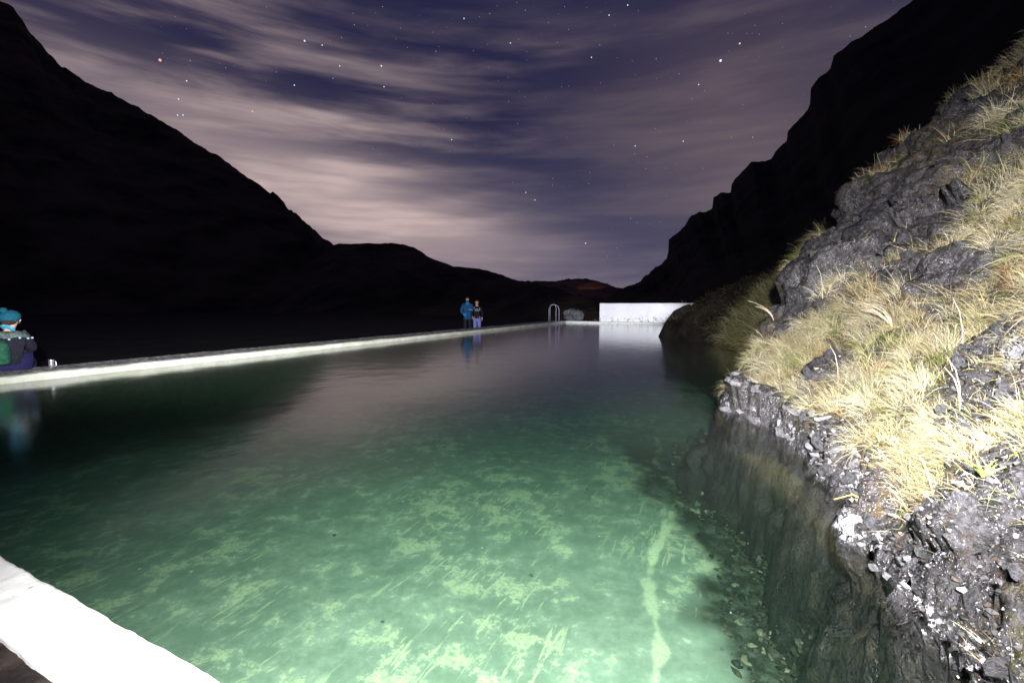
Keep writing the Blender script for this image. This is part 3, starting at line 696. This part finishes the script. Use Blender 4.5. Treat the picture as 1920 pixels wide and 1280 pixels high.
# the pale rock at the water's edge
def rough_rock(name, loc, scale, seed, m, parent=None, sub=4, amp=.28):
    bm = bmesh.new(); bmesh.ops.create_icosphere(bm, subdivisions=sub, radius=1)
    A_ = np.array([v.co[:] for v in bm.verts]); off = np.array([seed * 3.1, seed * 1.7, 0])
    a, b_, c_ = worley(A_ + off, 1.3, seed)
    r_ = 1 + (c_ - .5) * amp * 1.3 - sstep(.12, 0, b_ - a) * .08 + fbm(A_ + off, 2.2, 4, seed) * amp * .6
    A_ = A_ * r_[:, None]
    for v, q in zip(bm.verts, A_): v.co = (q[0] * scale[0], q[1] * scale[1], q[2] * scale[2])
    me = bpy.data.meshes.new(name); bm.to_mesh(me); bm.free(); me.materials.append(m)
    return link(name, me, parent, loc)
o = rough_rock('rock', (1.665, 2.06, .055), (.062, .125, .062), 5, M_stone_pale); o.rotation_euler = (0, 0, R(22))
tag(o, 'flat white crusted rock at the waterline under a dry yellow stem', 'rock')
o = rough_rock('rock', (2.24, 2.88, .15), (.10, .12, .11), 8, M_stone)
tag(o, 'angular grey rock beside the brightest straw tuft above the water', 'rock')
o = rough_rock('rock', (2.62, 2.28, .62), (.13, .11, .12), 12, M_stone)
h = height_at(2.62, 2.28); o.location = (h[0], h[1], h[2])
tag(o, 'dark rounded rock with rusty moss at the right edge of the picture', 'rock')
o = rough_rock('boulder', (4.05, 30.2, .42), (.66, .52, .50), 3, M_boulder, amp=.22); 
tag(o, 'big grey boulder behind the far corner between ladder and white wall', 'boulder')
for i in range(12):
    x = 5.0 + random.uniform(-1.5, 1.6); o = link('stone', random.choice(stones), None, (x, 30.2 + random.uniform(-.2, 1.0), random.uniform(-.12, .02)))
    s = random.uniform(.12, .30); o.scale = (s, s, s * .8); o.rotation_euler = (random.random() * 6, random.random() * 6, 0)
    tag(o, 'small dark rubble stone lying between the boulder and the white wall', 'stone', 'rubble behind the far ledge')

# dry stem across the pale rock, twiggy tuft and green sprig
M_stem, kk = mat('yellow_dry_stem'); finish(kk, (.46, .30, .09), .6)
M_twig, kk = mat('pale_dead_twigs'); finish(kk, (.50, .40, .30), .7)
M_green, kk = mat('fresh_green_leaf'); finish(kk, (.22, .30, .07), .5)
t = empty('dry_stalk', (1.70, 2.16, .13)); tag(t, 'yellow dry forked stem lying across the white waterline rock', 'stem')
V, F = merge([tube([(-.05, .10, .0), (-.01, .03, .055), (.02, -.06, .045), (.035, -.16, .02), (.05, -.26, -.01)], [.003, .0045, .005, .004, .002], 6),
              tube([(.035, -.16, .02), (.02, -.22, .0), (.01, -.30, -.03)], [.004, .003, .0015], 6), tube([(.03, -.13, .03), (.08, -.18, .05), (.15, -.22, .03)], [.003, .002, .001], 6)])
link('stem', mesh_py('stem', V, F, M_stem), t)
def spray(name, loc, n_, ln, r_, m, label, cat, arch, fan, nm='twig'):
    h = height_at(*loc); t = empty(name, h); tag(t, label, cat)
    for i in range(n_):
        a = fan[0] + (fan[1] - fan[0]) * (i + random.random() * .6) / n_; L_ = ln * random.uniform(.65, 1.1)
        pts = []
        for j in range(6):
            q = j / 5; pts.append((math.cos(a) * L_ * q * (.35 + arch * q), math.sin(a) * L_ * q * .5, L_ * (q - arch * .75 * q * q)))
        v, f = tube(pts, [r_, r_, r_ * .9, r_ * .7, r_ * .5, r_ * .2], 5); link(nm, mesh_py(nm, v, f, m), t)
    return t
spray('dry_plant', (3.15, 3.75), 14, .36, .0032, M_twig, 'spray of pale dead arching twigs in the middle of the grassy bank', 'plant', .55, (2.3, 3.9))
spray('green_sprig', (1.72, 1.62), 7, .13, .0045, M_green, 'small green leafy sprig on dark wet rubble at bottom right', 'plant', .5, (.4, 5.8), 'leaf')
spray('dry_plant', (3.05, 5.35), 9, .34, .0030, M_twig, 'pale dead twigs sticking out over the gully left of the grey outcrop', 'plant', .5, (2.4, 3.6))
STK = ['tall pale stalk beside the dead arching twigs on the bank', 'pale stalk at the left edge of the straw band above the water', 'short pale stalk among the lowest straw tufts above the waterline', 'pale stalk rising in front of the grey outcrop', 'lowest and shortest pale stalk, over the crusted waterline']
for si, (x, y, ln) in enumerate([(3.0, 3.0, .34), (2.6, 3.6, .30), (2.35, 2.35, .26), (3.2, 4.7, .34), (2.1, 2.1, .2)]):
    h = height_at(x, y); pts = [(0, 0, 0), (-.01, 0, ln * .4), (-.03, .01, ln * .75), (-.07, .02, ln)]
    v, f = tube(pts, [.0028, .0025, .002, .001], 5); o = link('grass_stalk', mesh_py('grass_stalk', v, f, M_twig), None, h)
    tag(o, STK[si], 'stalk', 'tall grass stalks on the bank')

# pebbles on the floor
peb = [hull_stone(60 + i, 14, M_stone_pale) for i in range(3)]
fo = [o for o in COL.objects if o.name == 'pool_floor'][0]
for (x, y) in [(.16, 3.55), (1.35, 2.75), (2.0, 4.35), (-.9, 3.0), (.5, 4.6), (-.2, 5.2), (1.1, 6.1), (-1.7, 4.2), (1.62, 3.2), (.9, 5.3)]:
    o = link('pebble', random.choice(peb), fo, (x, y, -1.07)); s = random.uniform(.012, .03); o.scale = (s, s, s * .6)

# ------------------------------------------------------------------ pool ladder
M_steel, kk = mat('brushed_steel'); finish(kk, (.25, .25, .33), .45, None, .5, .6)
t = empty('pool_ladder', (2.50, 27.15, .11)); tag(t, 'steel pool ladder with two arched handrails at the far corner', 'ladder')
for s_, wd, hg, off in ((0, .60, 1.04, Vector((0, 0, 0))), (1, .36, 1.06, Vector((-.02, .42, 0)))):
    pts = []
    for i in range(17):
        a = math.pi * i / 16; pts.append((-math.cos(a) * wd / 2, 0, hg - wd / 2 + math.sin(a) * wd / 2))
    pts = [(-wd / 2, 0, -.02)] + [(-wd / 2, 0, .4)] + pts + [(wd / 2, 0, .4), (wd / 2, 0, -.9 if s_ == 0 else -.02)]
    v, f = tube([Vector(p) + off for p in pts], .017, 10); link('handrail', mesh_py('handrail', v, f, M_steel), t)
for z_ in (-.35, -.65):
    v, f = tube([(.27, 0, z_), (.30, .35, z_)], .02, 8); link('rung', mesh_py('rung', v, f, M_steel), t)

# ------------------------------------------------------------------ steel mug
M_mug, kk = mat('polished_steel_mug'); finish(kk, (.90, .86, .95), .22, None, .5, .9)
t = empty('steel_mug', (-7.36, 7.22, .125)); t.scale = (.85, .85, .88); tag(t, 'shiny steel mug standing on the wall beside the seated person', 'mug')
prof = [(.0, .004), (.036, .0), (.040, .004), (.042, .06), (.042, .135), (.044, .145), (.042, .147), (.038, .14), (.036, .02), (0, .015)]
V = []; F = []; sg = 28
for r_, z_ in prof:
    for j in range(sg): V.append((r_ * math.cos(2 * math.pi * j / sg), r_ * math.sin(2 * math.pi * j / sg), z_))
for i in range(len(prof) - 1):
    for j in range(sg): F.append((i * sg + j, i * sg + (j + 1) % sg, (i + 1) * sg + (j + 1) % sg, (i + 1) * sg + j))
link('cup', mesh_py('cup', V, F, M_mug), t)
v, f = tube([(.040, .01, .125), (.062, .015, .125), (.074, .018, .10), (.074, .018, .06), (.060, .015, .03), (.040, .01, .03)], .005, 8)
link('handle', mesh_py('handle', v, f, M_mug), t)

# ------------------------------------------------------------------ people
def cloth(name, a, b=None, sc=40, rough=.85):
    m, kk = mat(name); q = kk.obj(); n_ = kk.noise(q, sc, 4, .6); n2_ = kk.noise(q, sc * .18, 3, .6)
    finish(kk, kk.mix(kk.ramp(n_, .35, .65), a, b or tuple(c * .65 for c in a)), rough, kk.bump(kk.m('ADD', n_, kk.m('MULTIPLY', n2_, 2.0)), .012), .3); return m
M_skin, kk = mat('skin'); finish(kk, (.52, .33, .27), .5)
M_hair = cloth('dark_hair', (.05, .03, .022), (.02, .012, .01), 90)
M_black = cloth('black_cloth', (.014, .014, .02)); M_parka = cloth('blue_parka', (.010, .085, .23), (.006, .055, .16), 20)
M_gaiter = cloth('bright_blue_scarf', (.03, .19, .50)); M_trou = cloth('dark_trousers', (.010, .014, .03)); M_lilac = cloth('pale_blue_trousers', (.13, .15, .42), (.20, .22, .55), 14)
M_navy = cloth('navy_leggings', (.012, .010, .065)); M_hat = cloth('teal_knit', (.008, .12, .19), (.004, .07, .12), 120)
M_sky = cloth('pale_blue_fleece', (.10, .42, .62)); M_coat = cloth('dark_knit', (.004, .004, .010), (.011, .011, .024), 60)
M_band = cloth('grey_green_pattern', (.03, .07, .06), (.13, .15, .15), 35); M_pack = cloth('teal_green_bag', (.004, .04, .04), (.015, .085, .04), 14)
M_white = cloth('white_print', (.50, .52, .66), (.25, .26, .36), 60); M_eye, kk = mat('dark_eye'); finish(kk, (.02, .015, .012), .2)
M_lip, kk = mat('lips'); finish(kk, (.42, .17, .15), .5); M_stud, kk = mat('pale_stud'); finish(kk, (.30, .42, .46), .4)
def skin(name, pts, edges, root, m, parent, levels=2):
    me = bpy.data.meshes.new(name + '_cage'); bm = bmesh.new(); ly = bm.verts.layers.skin.verify(); vm = {}
    for kx, q in pts.items():
        v = bm.verts.new(q[:3]); rr_ = (q[3] + (q[4] if len(q) > 4 else q[3])) / 2; v[ly].radius = (rr_, rr_); v[ly].use_root = (kx == root); vm[kx] = v
    for a, b_ in edges: bm.edges.new((vm[a], vm[b_]))
    bm.to_mesh(me); bm.free()
    o = bpy.data.objects.new(name, me); COL.objects.link(o)
    md = o.modifiers.new('s', 'SKIN'); md.use_smooth_shade = True
    sb = o.modifiers.new('d', 'SUBSURF'); sb.levels = levels; sb.render_levels = levels
    dg = bpy.context.evaluated_depsgraph_get(); ev = o.evaluated_get(dg); res = bpy.data.meshes.new_from_object(ev)
    o.modifiers.clear(); o.data = res; bpy.data.meshes.remove(me)
    res.name = name; res.materials.clear(); res.materials.append(m)
    res.polygons.foreach_set('use_smooth', [True] * len(res.polygons))
    o.parent = parent; return o
def chain(*a): return list(zip(a[:-1], a[1:]))
def hand(pts, E, wrist, pos, d, up, tagk, sc=1.0):
    """palm and five bent fingers, each its own chain off the palm"""
    d = Vector(d).normalized(); up = Vector(up).normalized(); sd = d.cross(up).normalized(); p = Vector(pos)
    palm = p + d * .05 * sc; pts[tagk + 'p'] = (*palm, .026 * sc, .016 * sc); E.append((wrist, tagk + 'p'))
    for i, (o_, L_) in enumerate(((-.028, .062), (-.010, .072), (.010, .068), (.027, .052))):
        b0 = palm + d * .035 * sc + sd * o_ * sc; b1 = b0 + (d * .9 - up * .25) * L_ * .55 * sc; b2 = b1 + (d * .6 - up * .8) * L_ * .45 * sc
        for j, (q, r_) in enumerate(((b0, .0095), (b1, .0085), (b2, .007))): pts[f'{tagk}f{i}{j}'] = (*q, r_ * sc)
        E.append((tagk + 'p', f'{tagk}f{i}0')); E.extend(chain(f'{tagk}f{i}0', f'{tagk}f{i}1', f'{tagk}f{i}2'))
    b0 = palm - d * .015 * sc - sd * .030 * sc; b1 = b0 + (d * .6 - sd * .6 - up * .2) * .035 * sc; b2 = b1 + (d * .9 - up * .3) * .028 * sc
    for j, (q, r_) in enumerate(((b0, .011), (b1, .009), (b2, .0075))): pts[f'{tagk}t{j}'] = (*q, r_ * sc)
    E.append((tagk + 'p', tagk + 't0')); E.extend(chain(tagk + 't0', tagk + 't1', tagk + 't2'))
def ball(c, r, m, name, parent, sub=3, noise=0, rot=None):
    bm = bmesh.new(); bmesh.ops.create_icosphere(bm, subdivisions=sub, radius=1)
    for v in bm.verts:
        q = v.co.copy()
        if noise: q *= 1 + noise * (math.sin(q.x * 9 + q.z * 5) * math.cos(q.y * 8) )
        v.co = (q.x * r[0], q.y * r[1], q.z * r[2])
    me = bpy.data.meshes.new(name); bm.to_mesh(me); bm.free(); me.materials.append(m); me.polygons.foreach_set('use_smooth', [True] * len(me.polygons))
    o = link(name, me, parent, c)
    if rot: o.rotation_euler = rot
    return o
def face(t, c, yaw=0, pitch=0, hair=None, s=1.0, ears=True):
    """face pieces placed on a head centred at c, looking along +Y turned by yaw / pitch"""
    M = Matrix.Translation(Vector(c)) @ Matrix.Rotation(yaw, 4, 'Z') @ Matrix.Rotation(pitch, 4, 'X'); rot = M.to_euler()
    P_ = lambda x, y, z: M @ Vector((x * s, y * s, z * s))
    for sx_ in (-1, 1):
        ball(P_(sx_ * .032, .083, .008), (.012, .007, .007), M_eye, 'eye', t, 2, rot=rot)
        if ears: ball(P_(sx_ * .080, .0, -.005), (.012, .020, .032), M_skin, 'ear', t, 2, rot=rot)
    ball(P_(0, .100, -.018), (.013, .018, .026), M_skin, 'nose', t, 2, rot=rot); ball(P_(0, .086, -.058), (.024, .008, .007), M_lip, 'mouth', t, 2, rot=rot)
    return M, rot
def stand(s=1.0, arms=None):
    p = {'pelvis': (0, 0, .95, .15, .11), 'waist': (0, 0, 1.12, .13, .10), 'chest': (0, 0, 1.32, .155, .115), 'nb': (0, 0, 1.475, .075, .07), 'neck': (0, .005, 1.54, .055), 'hl': (0, .022, 1.605, .068, .072), 'hm': (0, .012, 1.69, .078, .092), 'ht': (0, 0, 1.755, .060, .072)}
    E = chain('pelvis', 'waist', 'chest', 'nb', 'neck', 'hl', 'hm', 'ht')
    for sd, sx_ in (('l', 1), ('r', -1)):
        p['s' + sd] = (sx_ * .160, 0, 1.40, .050); E.append(('chest', 's' + sd))
        a = arms[sd]; p['e' + sd] = (*a[0], .045); p['w' + sd] = (*a[1], .030); E += chain('s' + sd, 'e' + sd, 'w' + sd)
        hand(p, E, 'w' + sd, a[1], a[2], a[3], 'h' + sd)
        p['h' + sd + 'ip'] = (sx_ * .095, 0, .88, .095); p['k' + sd] = (sx_ * .10, .01, .50, .062); p['c' + sd] = (sx_ * .10, -.01, .33, .055); p['a' + sd] = (sx_ * .10, -.02, .09, .040); p['t' + sd] = (sx_ * .115, .13, .035, .038, .03)
        E += [('pelvis', 'h' + sd + 'ip')] + chain('h' + sd + 'ip', 'k' + sd, 'c' + sd, 'a' + sd, 't' + sd)
    return p, E
GR = -.42
# --- the man in the parka
H = Vector((-1.99, 20.35, -.30)); yaw = math.atan2(-H.x, H.y)
t = empty('person', (H.x, H.y, H.z), math.pi + math.atan2(H.x, H.y) * -1 + .12)
tag(t, 'taller standing person in blue parka and dark beanie beyond the long wall', 'person')
arms = {'r': ((-.25, -.02, 1.16), (-.15, .23, 1.22), (.75, .45, .15), (0, .3, 1)), 'l': ((.27, -.03, 1.14), (.15, .07, 1.0), (-.5, -.1, -1), (1, 0, 0))}
p, E = stand(1, arms); skin('body', p, E, 'pelvis', M_skin, t)
J = {'hem': (0, 0, .80, .215, .165), 'hip': (0, 0, .98, .205, .16), 'waist': (0, 0, 1.12, .19, .15), 'chest': (0, 0, 1.33, .20, .155), 'nb': (0, 0, 1.47, .12, .11), 'col': (0, 0, 1.54, .10, .10)}
E = chain('hem', 'hip', 'waist', 'chest', 'nb', 'col')
for sd, sx_ in (('l', 1), ('r', -1)):
    a = arms[sd]; J['s' + sd] = (sx_ * .19, 0, 1.42, .095); J['e' + sd] = (*a[0], .082); w_ = Vector(a[1]); e_ = Vector(a[0]); q = e_.lerp(w_, .9); J['w' + sd] = (*q, .062)
    E += [('chest', 's' + sd)] + chain('s' + sd, 'e' + sd, 'w' + sd)
skin('parka', J, E, 'hip', M_parka, t)
T = {'p': (0, 0, .93, .16, .12)}; E = []
for sd, sx_ in (('l', 1), ('r', -1)):
    T['h' + sd] = (sx_ * .10, 0, .86, .108); T['k' + sd] = (sx_ * .105, .01, .5, .082); T['a' + sd] = (sx_ * .105, -.01, .11, .068); E += [('p', 'h' + sd)] + chain('h' + sd, 'k' + sd, 'a' + sd)
    ball((sx_ * .11, .05, .05), (.05, .13, .055), M_black, 'boot', t)
skin('trousers', T, E, 'p', M_trou, t)
face(t, (0, .01, 1.685), ears=False)
ball((0, -.018, 1.745), (.094, .105, .070), M_black, 'beanie', t); ball((0, .022, 1.585), (.082, .095, .052), M_black, 'face_mask', t)
skin('scarf', {'a': (0, .03, 1.54, .125, .12), 'b': (0, .07, 1.49, .13, .11), 'c': (0, .12, 1.38, .055, .04)}, chain('a', 'b', 'c'), 'a', M_gaiter, t)
ball((.12, .165, .99), (.06, .03, .10), M_gaiter, 'pocket_flap', t, 2)
# --- the woman
H2 = Vector((-1.58, 20.55, -.32)); t = empty('person', H2, math.pi - math.atan2(H2.x, H2.y) - .05); t.scale = (.95, .95, .945)
tag(t, 'shorter bare-headed person in black printed shirt and pale blue trousers beyond the wall', 'person')
arms = {'r': ((-.25, -.05, 1.14), (-.24, .02, .90), (0, .15, -1), (-1, 0, 0)), 'l': ((.24, -.04, 1.15), (.22, .10, .95), (-.3, .5, -.6), (1, 0, 0))}
p, E = stand(1, arms); skin('body', p, E, 'pelvis', M_skin, t)
J = {'hem': (0, 0, .88, .165, .15), 'waist': (0, 0, 1.06, .16, .15), 'chest': (0, .01, 1.28, .17, .17), 'up': (0, .0, 1.40, .165), 'nb': (0, .0, 1.50, .10), 'sl': (.17, 0, 1.41, .12), 'sr': (-.17, 0, 1.41, .12)}; skin('shirt', J, chain('hem', 'waist', 'chest', 'up', 'nb') + [('up', 'sl'), ('up', 'sr')], 'waist', M_black, t)
J = {'m': (0, -.05, 1.2, .17, .10), 'c': (0, -.04, 1.36, .17, .11), 'l': (0, -.05, 1.02, .17, .10)}; E = chain('l', 'm', 'c')
for sd, sx_ in (('l', 1), ('r', -1)):
    a = arms[sd]; J['s' + sd] = (sx_ * .18, -.01, 1.41, .075); J['e' + sd] = (*a[0], .062); J['w' + sd] = (*Vector(a[0]).lerp(Vector(a[1]), .9), .05); E += [('c', 's' + sd)] + chain('s' + sd, 'e' + sd, 'w' + sd)
skin('jacket', J, E, 'm', M_coat, t)
T = {'p': (0, 0, .93, .165, .13)}; E = []
for sd, sx_ in (('l', 1), ('r', -1)):
    T['h' + sd] = (sx_ * .095, 0, .86, .112); T['k' + sd] = (sx_ * .10, .01, .5, .088); T['a' + sd] = (sx_ * .10, -.01, .11, .078); E += [('p', 'h' + sd)] + chain('h' + sd, 'k' + sd, 'a' + sd)
    ball((sx_ * .11, .05, .05), (.05, .12, .05), M_black, 'shoe', t)
skin('trousers', T, E, 'p', M_lilac, t)
face(t, (0, .01, 1.685), pitch=.18)
ball((0, -.022, 1.715), (.098, .105, .085), M_hair, 'hair', t, 3, .04); 
for sx_ in (-1, 1): ball((sx_ * .075, -.02, 1.63), (.028, .05, .07), M_hair, 'hair_side', t, 2)
for z_, w_ in ((1.31, .085), (1.25, .10)):
    V, F = [], []
    nseg = 9
    for i in range(nseg):
        x0 = -w_ + 2 * w_ * i / nseg; x1 = x0 + 2 * w_ / nseg * .78; hgt = .026 + .008 * ((i * 7) % 3)
        yy = lambda x: .186 - abs(x) * .3
        b0 = len(V); V += [(x0, yy(x0) - .004, z_), (x1, yy(x1) - .004, z_), (x1, yy(x1) - .004, z_ + hgt), (x0, yy(x0) - .004, z_ + hgt), (x0, yy(x0) + .002, z_), (x1, yy(x1) + .002, z_), (x1, yy(x1) + .002, z_ + hgt), (x0, yy(x0) + .002, z_ + hgt)]
        F += [(b0 + 4, b0 + 5, b0 + 6, b0 + 7), (b0, b0 + 1, b0 + 5, b0 + 4), (b0 + 2, b0 + 3, b0 + 7, b0 + 6), (b0, b0 + 4, b0 + 7, b0 + 3), (b0 + 1, b0 + 2, b0 + 6, b0 + 5)]
    link('shirt_print', mesh_py('shirt_print', V, F, M_white, False), t)

# --- the seated person, back to the pool, head turned towards the far end
S0 = Vector((-7.69, 6.94, .125)); fd = Vector((-.62, .78, 0)); t = empty('person', S0, math.atan2(-fd.x, fd.y))
tag(t, 'seated person in teal bobble hat and dark patterned coat on the long wall', 'person')
hy = -.95                                             # head yaw, towards the far end of the pool
B_ = {'pelvis': (0, 0, .11, .16, .12), 'waist': (0, .0, .28, .13, .11), 'chest': (0, .04, .46, .15, .115), 'nb': (0, .06, .60, .07), 'neck': (.01, .075, .66, .055), 'hl': (.03, .095, .71, .068, .07), 'hm': (.025, .085, .79, .08, .09), 'ht': (.02, .075, .855, .06, .07)}
E = chain('pelvis', 'waist', 'chest', 'nb', 'neck', 'hl', 'hm', 'ht')
for sd, sx_ in (('l', 1), ('r', -1)):
    B_['s' + sd] = (sx_ * .15, .04, .54, .055); B_['e' + sd] = (sx_ * .225, .13, .32, .042); B_['w' + sd] = (sx_ * .13, .30, .27, .03); E += [('chest', 's' + sd)] + chain('s' + sd, 'e' + sd, 'w' + sd)
    hand(B_, E, 'w' + sd, B_['w' + sd][:3], (-sx_ * .5, .7, -.1), (0, 0, 1), 'h' + sd)
    B_['i' + sd] = (sx_ * .10, .04, .10, .09); B_['k' + sd] = (sx_ * .13, .42, .10, .065); B_['c' + sd] = (sx_ * .13, .45, -.12, .055); B_['a' + sd] = (sx_ * .13, .42, -.38, .04); B_['t' + sd] = (sx_ * .14, .56, -.43, .035)
    E += [('pelvis', 'i' + sd)] + chain('i' + sd, 'k' + sd, 'c' + sd, 'a' + sd, 't' + sd)
skin('body', B_, E, 'pelvis', M_skin, t)
J = {'hem': (0, 0, .09, .175, .17), 'waist': (0, .0, .26, .165, .15), 'chest': (0, .04, .43, .175, .155), 'nb': (0, .06, .575, .125, .115)}; E = chain('hem', 'waist', 'chest', 'nb')
for sd, sx_ in (('l', 1), ('r', -1)):
    J['s' + sd] = (sx_ * .155, .04, .53, .085); J['e' + sd] = (sx_ * .225, .13, .32, .072); J['w' + sd] = (sx_ * .145, .28, .27, .05); E += [('chest', 's' + sd)] + chain('s' + sd, 'e' + sd, 'w' + sd)
coat = skin('coat', J, E, 'waist', M_coat, t)
T = {'p': (0, -.03, .13, .175, .165)}; E = []
for sd, sx_ in (('l', 1), ('r', -1)):
    T['i' + sd] = (sx_ * .13, .04, .10, .125, .115); T['k' + sd] = (sx_ * .14, .42, .10, .085); T['c' + sd] = (sx_ * .14, .46, -.12, .072); T['a' + sd] = (sx_ * .14, .43, -.36, .055); E += [('p', 'i' + sd)] + chain('i' + sd, 'k' + sd, 'c' + sd, 'a' + sd)
    ball((sx_ * .14, .50, -.41), (.05, .12, .05), M_black, 'boot', t)
skin('leggings', T, E, 'p', M_navy, t)
face(t, (.025, .085, .78), yaw=hy)
# hat: domed cap with a bobble, tipped back
Mh = Matrix.Translation((.012, .075, .815)) @ Matrix.Rotation(hy, 4, 'Z') @ Matrix.Rotation(-.0 + .28, 4, 'X')
hat = ball((0, 0, 0), (.112, .128, .105), M_hat, 'bobble_hat', t, 4, .015); hat.location = Mh.to_translation(); hat.rotation_euler = Mh.to_euler()
bb = ball((0, -.035, .118), (.045, .045, .042), M_hat, 'bobble', hat, 3, .08)
ball((.0, .035, .735), (.088, .085, .05), M_hair, 'hair', t, 3, .03)
# pale collar, patterned yoke with studs
skin('collar', {'a': (-.02, .02, .625, .115, .10), 'b': (.0, .05, .665, .105, .095)}, [('a', 'b')], 'a', M_sky, t)
def band(name, z0, z1, grow, m):
    V, F = [], []; n_ = 40
    for i in range(n_):
        a = 2 * math.pi * i / n_
        for z_, rx_, ry_, cy__ in ((z0, .232 + grow, .178 + grow, .03), (z1, .17 + grow, .14 + grow, .045)):
            V.append((math.cos(a) * rx_, cy__ + math.sin(a) * ry_, z_ + .01 * math.sin(a * 5)))
    for i in range(n_): F.append((2 * i, 2 * ((i + 1) % n_), 2 * ((i + 1) % n_) + 1, 2 * i + 1))
    me_ = mesh_py(name, V, F, m); o_ = link(name, me_, t); sm = o_.modifiers.new('s', 'SOLIDIFY'); sm.thickness = .012; return o_
band('yoke', .505, .60, .0, M_band)
for i in range(7):
    a = math.radians(-165 + i * 27); tor = []
    bm = bmesh.new(); c = Vector((math.cos(a) * .245, .03 + math.sin(a) * .190, .49 + .01 * math.sin(a * 5)))
    ball(c, (.017, .017, .017), M_stud, 'stud', t, 2); bm.free()
# backpack resting against the seated person's back
t = empty('backpack', Vector((-7.58, 6.70, .125)), math.atan2(-fd.x, fd.y) + .3)
tag(t, 'teal and green bag leaning on the seated person at the left edge', 'bag')
skin('bag', {'a': (0, 0, .10, .13, .09), 'b': (0, .02, .26, .15, .10), 'c': (0, .06, .42, .12, .08), 'd': (0, .08, .48, .08, .06)}, chain('a', 'b', 'c', 'd'), 'b', M_pack, t)
v, f = tube([(-.06, .0, .46), (-.10, -.07, .36), (-.10, -.10, .22), (-.07, -.08, .06)], .016, 8); link('strap', mesh_py('strap', v, f, M_sky), t)
